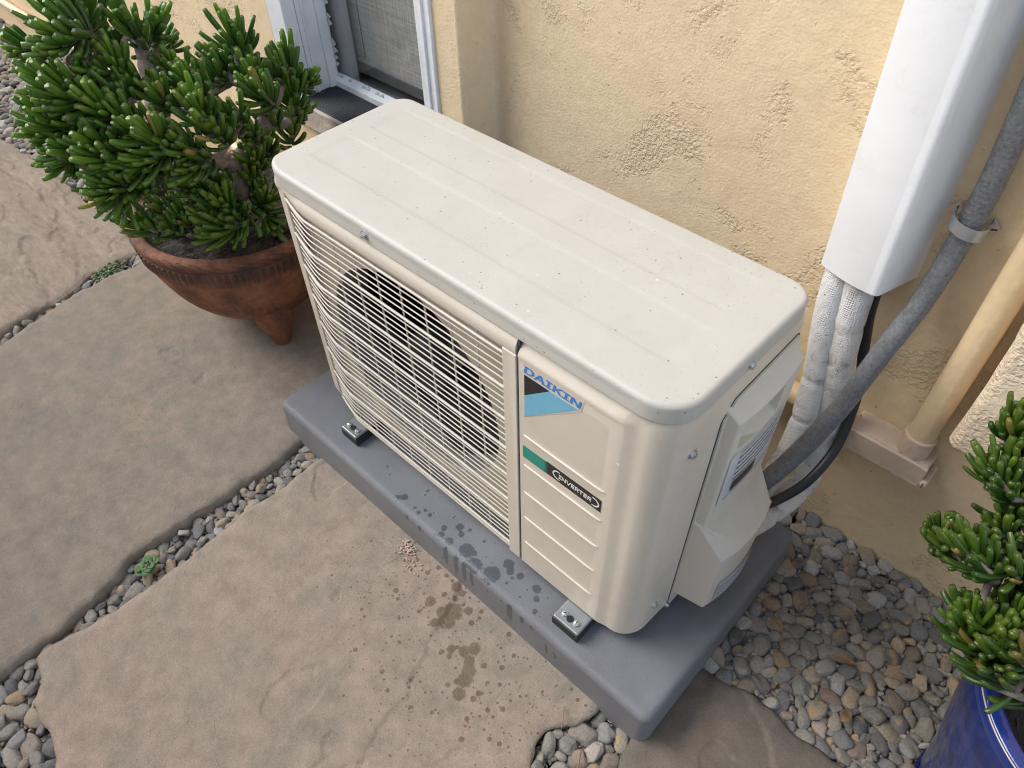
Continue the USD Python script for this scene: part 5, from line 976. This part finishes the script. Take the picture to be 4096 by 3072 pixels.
LIMBS = [[[-0.522,0.009,0.285,0.03],[-0.503,0.002,0.389,0.028],[-0.488,0.014,0.48,0.025],[-0.484,0.049,0.567,0.022],[-0.518,0.072,0.622,0.017],[-0.544,0.088,0.675,0.011]],[[-0.503,0.002,0.389,0.024],[-0.47,-0.022,0.536,0.022],[-0.47,-0.023,0.64,0.019],[-0.483,-0.026,0.697,0.016],[-0.472,-0.028,0.758,0.01]],[[-0.47,-0.023,0.64,0.015],[-0.464,-0.059,0.681,0.013],[-0.445,-0.067,0.713,0.01]],[[-0.486,0.045,0.284,0.026],[-0.394,0.11,0.376,0.02],[-0.403,0.139,0.437,0.018],[-0.433,0.225,0.472,0.016],[-0.483,0.312,0.502,0.013],[-0.506,0.361,0.53,0.01]],[[-0.404,0.137,0.43,0.014],[-0.362,0.081,0.485,0.012],[-0.328,0.033,0.53,0.009]],[[-0.482,0.055,0.584,0.015],[-0.456,0.116,0.57,0.013],[-0.487,0.223,0.566,0.012],[-0.513,0.266,0.6,0.009]],[[-0.518,0.072,0.622,0.012],[-0.549,0.102,0.631,0.011],[-0.577,0.139,0.626,0.008]],[[-0.505,-0.001,0.378,0.02],[-0.449,-0.075,0.474,0.017],[-0.439,-0.103,0.55,0.013],[-0.475,-0.138,0.545,0.009]],[[-0.47,-0.022,0.536,0.017],[-0.469,-0.071,0.6,0.013],[-0.461,-0.104,0.647,0.009]],[[-0.473,0.022,0.293,0.02],[-0.375,0.051,0.357,0.014],[-0.335,0.094,0.36,0.012],[-0.348,0.142,0.338,0.008]],[[-0.433,0.225,0.472,0.012],[-0.466,0.302,0.44,0.01],[-0.481,0.344,0.462,0.008]]]
succ = succulent('succulent', 'big bushy finger-leaved succulent growing in the terracotta bowl', CLUSTERS, LIMBS, 7, 0.045, 0.0064)
CUT = plain('cut_wood_look', (0.50, 0.40, 0.25), 0.8, bump=(200.0, 0.001))
RCLUSTERS = [[1.036,0.218,0.455,-0.342,-0.102,0.934,1.0],[1.028,0.243,0.434,-0.615,0.052,0.787,0.8],[1.065,0.183,0.501,-0.933,0.094,0.349,1.1],[1.068,0.225,0.465,-0.132,-0.124,0.983,0.9],[1.083,0.263,0.445,-0.069,-0.311,0.948,0.9],[1.079,0.264,0.477,-0.551,-0.144,0.822,1.0],[1.078,0.287,0.498,-0.269,-0.277,0.923,1.2],[1.091,0.192,0.5,-0.996,0.008,-0.089,0.9],[1.108,0.24,0.459,0.191,-0.495,0.848,1.0],[1.101,0.122,0.462,-0.436,0.017,0.9,1.2],[1.093,0.148,0.437,-0.768,0.084,0.635,1.0],[1.125,0.133,0.474,-0.211,-0.305,0.929,1.2],[1.12,0.114,0.457,-0.967,0.02,0.253,1.2],[1.14,0.115,0.434,-0.976,0.114,0.185,1.1],[1.117,0.203,0.403,-0.268,-0.274,0.923,1.0],[1.141,0.115,0.478,-0.999,0.049,-0.008,1.0],[1.172,0.134,0.405,-0.975,0.01,0.223,1.0],[1.131,0.119,0.453,0.03,-0.261,0.965,1.0],[1.136,0.172,0.455,-0.084,-0.183,0.979,1.2],[1.129,0.23,0.412,-0.351,-0.125,0.928,1.0],[1.058,0.318,0.526,-0.141,-0.144,0.98,1.1],[1.141,0.225,0.453,0.141,-0.335,0.931,1.2],[1.164,0.181,0.432,0.387,-0.599,0.701,1.2],[1.047,0.213,0.456,-0.988,0.133,0.074,0.8],[1.074,0.31,0.509,-0.067,-0.146,0.987,1.0],[1.16,0.128,0.442,-0.752,0.143,0.644,0.9],[1.124,0.265,0.453,0.042,-0.236,0.971,1.1],[1.039,0.294,0.528,-0.49,-0.145,0.86,1.0],[1.039,0.272,0.54,-0.906,0.112,0.408,1.0],[1.024,0.333,0.564,-0.217,-0.148,0.965,1.0],[1.038,0.327,0.557,-0.137,-0.136,0.981,1.1],[1.053,0.276,0.525,-0.796,-0.072,0.601,0.9]]
RLIMBS = [[(1.28, 0.23, 0.30, 0.014), (1.24, 0.27, 0.50, 0.011), (1.19, 0.31, 0.66, 0.008), (1.165, 0.32, 0.76, 0.006)], [(1.27, 0.22, 0.30, 0.013), (1.22, 0.235, 0.39, 0.012), (1.16, 0.26, 0.44, 0.010), (1.11, 0.27, 0.48, 0.008)], [(1.28, 0.22, 0.30, 0.014), (1.25, 0.26, 0.45, 0.012), (1.20, 0.30, 0.56, 0.009), (1.17, 0.31, 0.62, 0.007)], [(1.26, 0.21, 0.31, 0.010), (1.21, 0.20, 0.39, 0.009), (1.16, 0.19, 0.42, 0.007)]]
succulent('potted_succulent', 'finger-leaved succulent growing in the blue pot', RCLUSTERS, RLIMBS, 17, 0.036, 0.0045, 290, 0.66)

# ------------------------------------------------------------------ small things
WEED = plain('weed_look', (0.055, 0.13, 0.03), 0.6)
wd = []
wr = np.random.default_rng(3)
for k in range(16):
    a, L = wr.uniform(0, 6.28), wr.uniform(0.006, 0.019); c = np.array([-0.018 + L * math.cos(a), -0.452 + L * math.sin(a), 0.000 + wr.uniform(-0.006, 0.006)])
    for j in range(5):
        b = a + (j - 2) * 0.8; q = c + np.array([math.cos(b), math.sin(b), 0.1]) * 0.0045
        lf = trimesh.creation.icosphere(1, 0.0032); lf.apply_scale([1, 1, 0.3]); lf.apply_translation(q); wd.append(lf)
    wd.append(tube([(-0.018, -0.452, -0.02), c], 0.0006, 5))
obj('/World', 'weed', cat_m(wd), WEED, True, label='tiny green weed among the pebbles between two flagstones', cat='weed')
ms_ = []
for k in range(60):
    x, y = wr.normal(-0.945, 0.016), wr.normal(-0.075, 0.020); s_ = trimesh.creation.icosphere(1, wr.uniform(0.002, 0.005)); s_.apply_scale([1, 1, 0.6]); s_.apply_translation([x, y, -0.012 + wr.uniform(-0.004, 0.004)]); ms_.append(s_)
obj('/World', 'moss', cat_m(ms_), WEED, True, label='patch of moss in the joint beside the tan flagstone', cat='moss', kind='stuff')
SEED = plain('seed_husk_look', (0.50, 0.36, 0.27), 0.7)
hs = []
for k in range(70):
    x, y = 0.318 + wr.normal(0, 0.012), -0.092 + wr.normal(0, 0.007)
    if k > 56: x, y = 0.36 + wr.normal(0, 0.02), -0.118 + wr.normal(0, 0.012)
    s_ = trimesh.creation.icosphere(1, 0.0016); s_.apply_scale([2.0, 0.7, 0.6]); s_.apply_transform(trimesh.transformations.rotation_matrix(wr.uniform(0, 6.28), [0, 0, 1])); s_.apply_translation([x, y, 0.0035]); hs.append(s_)
obj('/World', 'seed_husks', cat_m(hs), SEED, True, label='little spill of pale seed husks on the pinkish flagstone by the pad', cat='husks', kind='stuff')
DRY = plain('dry_twig_look', (0.22, 0.15, 0.09), 0.85)
DRYL = plain('dry_leaf_look', (0.26, 0.15, 0.07), 0.8)
def twig(pts, r, label): obj('/World', 'twig', tube(spline(pts, 20), np.linspace(r, r * 0.5, 20), 6), DRY, True, label=label, cat='twig')
twig([(0.902, 0.255, 0.004), (0.925, 0.245, 0.008), (0.945, 0.218, 0.004), (0.965, 0.205, 0.0)], 0.0013, 'thin curved twig on the pebbles right of the grey pad')
twig([(0.732, -0.112, 0.004), (0.745, -0.130, 0.006), (0.752, -0.142, 0.004)], 0.0012, 'short dark twig on the pinkish flagstone beside the pebble pocket')
twig([(0.795, -0.145, 0.0), (0.806, -0.165, 0.003), (0.815, -0.19, 0.0)], 0.0016, 'brown twig lying in the pebble pocket in front of the pad corner')
def dry_leaf(c, L, wdt, ang, label):
    t = np.linspace(0, 1, 12); G = []
    for s_ in (-1, -0.5, 0, 0.5, 1):
        w_ = wdt * np.sin(np.pi * t) ** 0.7 * s_; G.append(np.stack([(t - 0.5) * L, w_, 0.003 * np.abs(s_) + 0.004 * np.sin(t * 5)], -1))
    m = grid_mesh(np.array(G)); m.apply_transform(trimesh.transformations.rotation_matrix(ang, [0, 0, 1])); m.apply_translation(c); obj('/World', 'dry_leaf', m, DRYL, True, label=label, cat='leaf')
dry_leaf((1.03, 0.27, 0.004), 0.04, 0.007, 0.4, 'curled brown dry leaf on the pebbles in front of the wall')
dry_leaf((1.075, 0.185, 0.004), 0.03, 0.008, 1.4, 'dry tan leaf on the pebbles left of the blue pot')
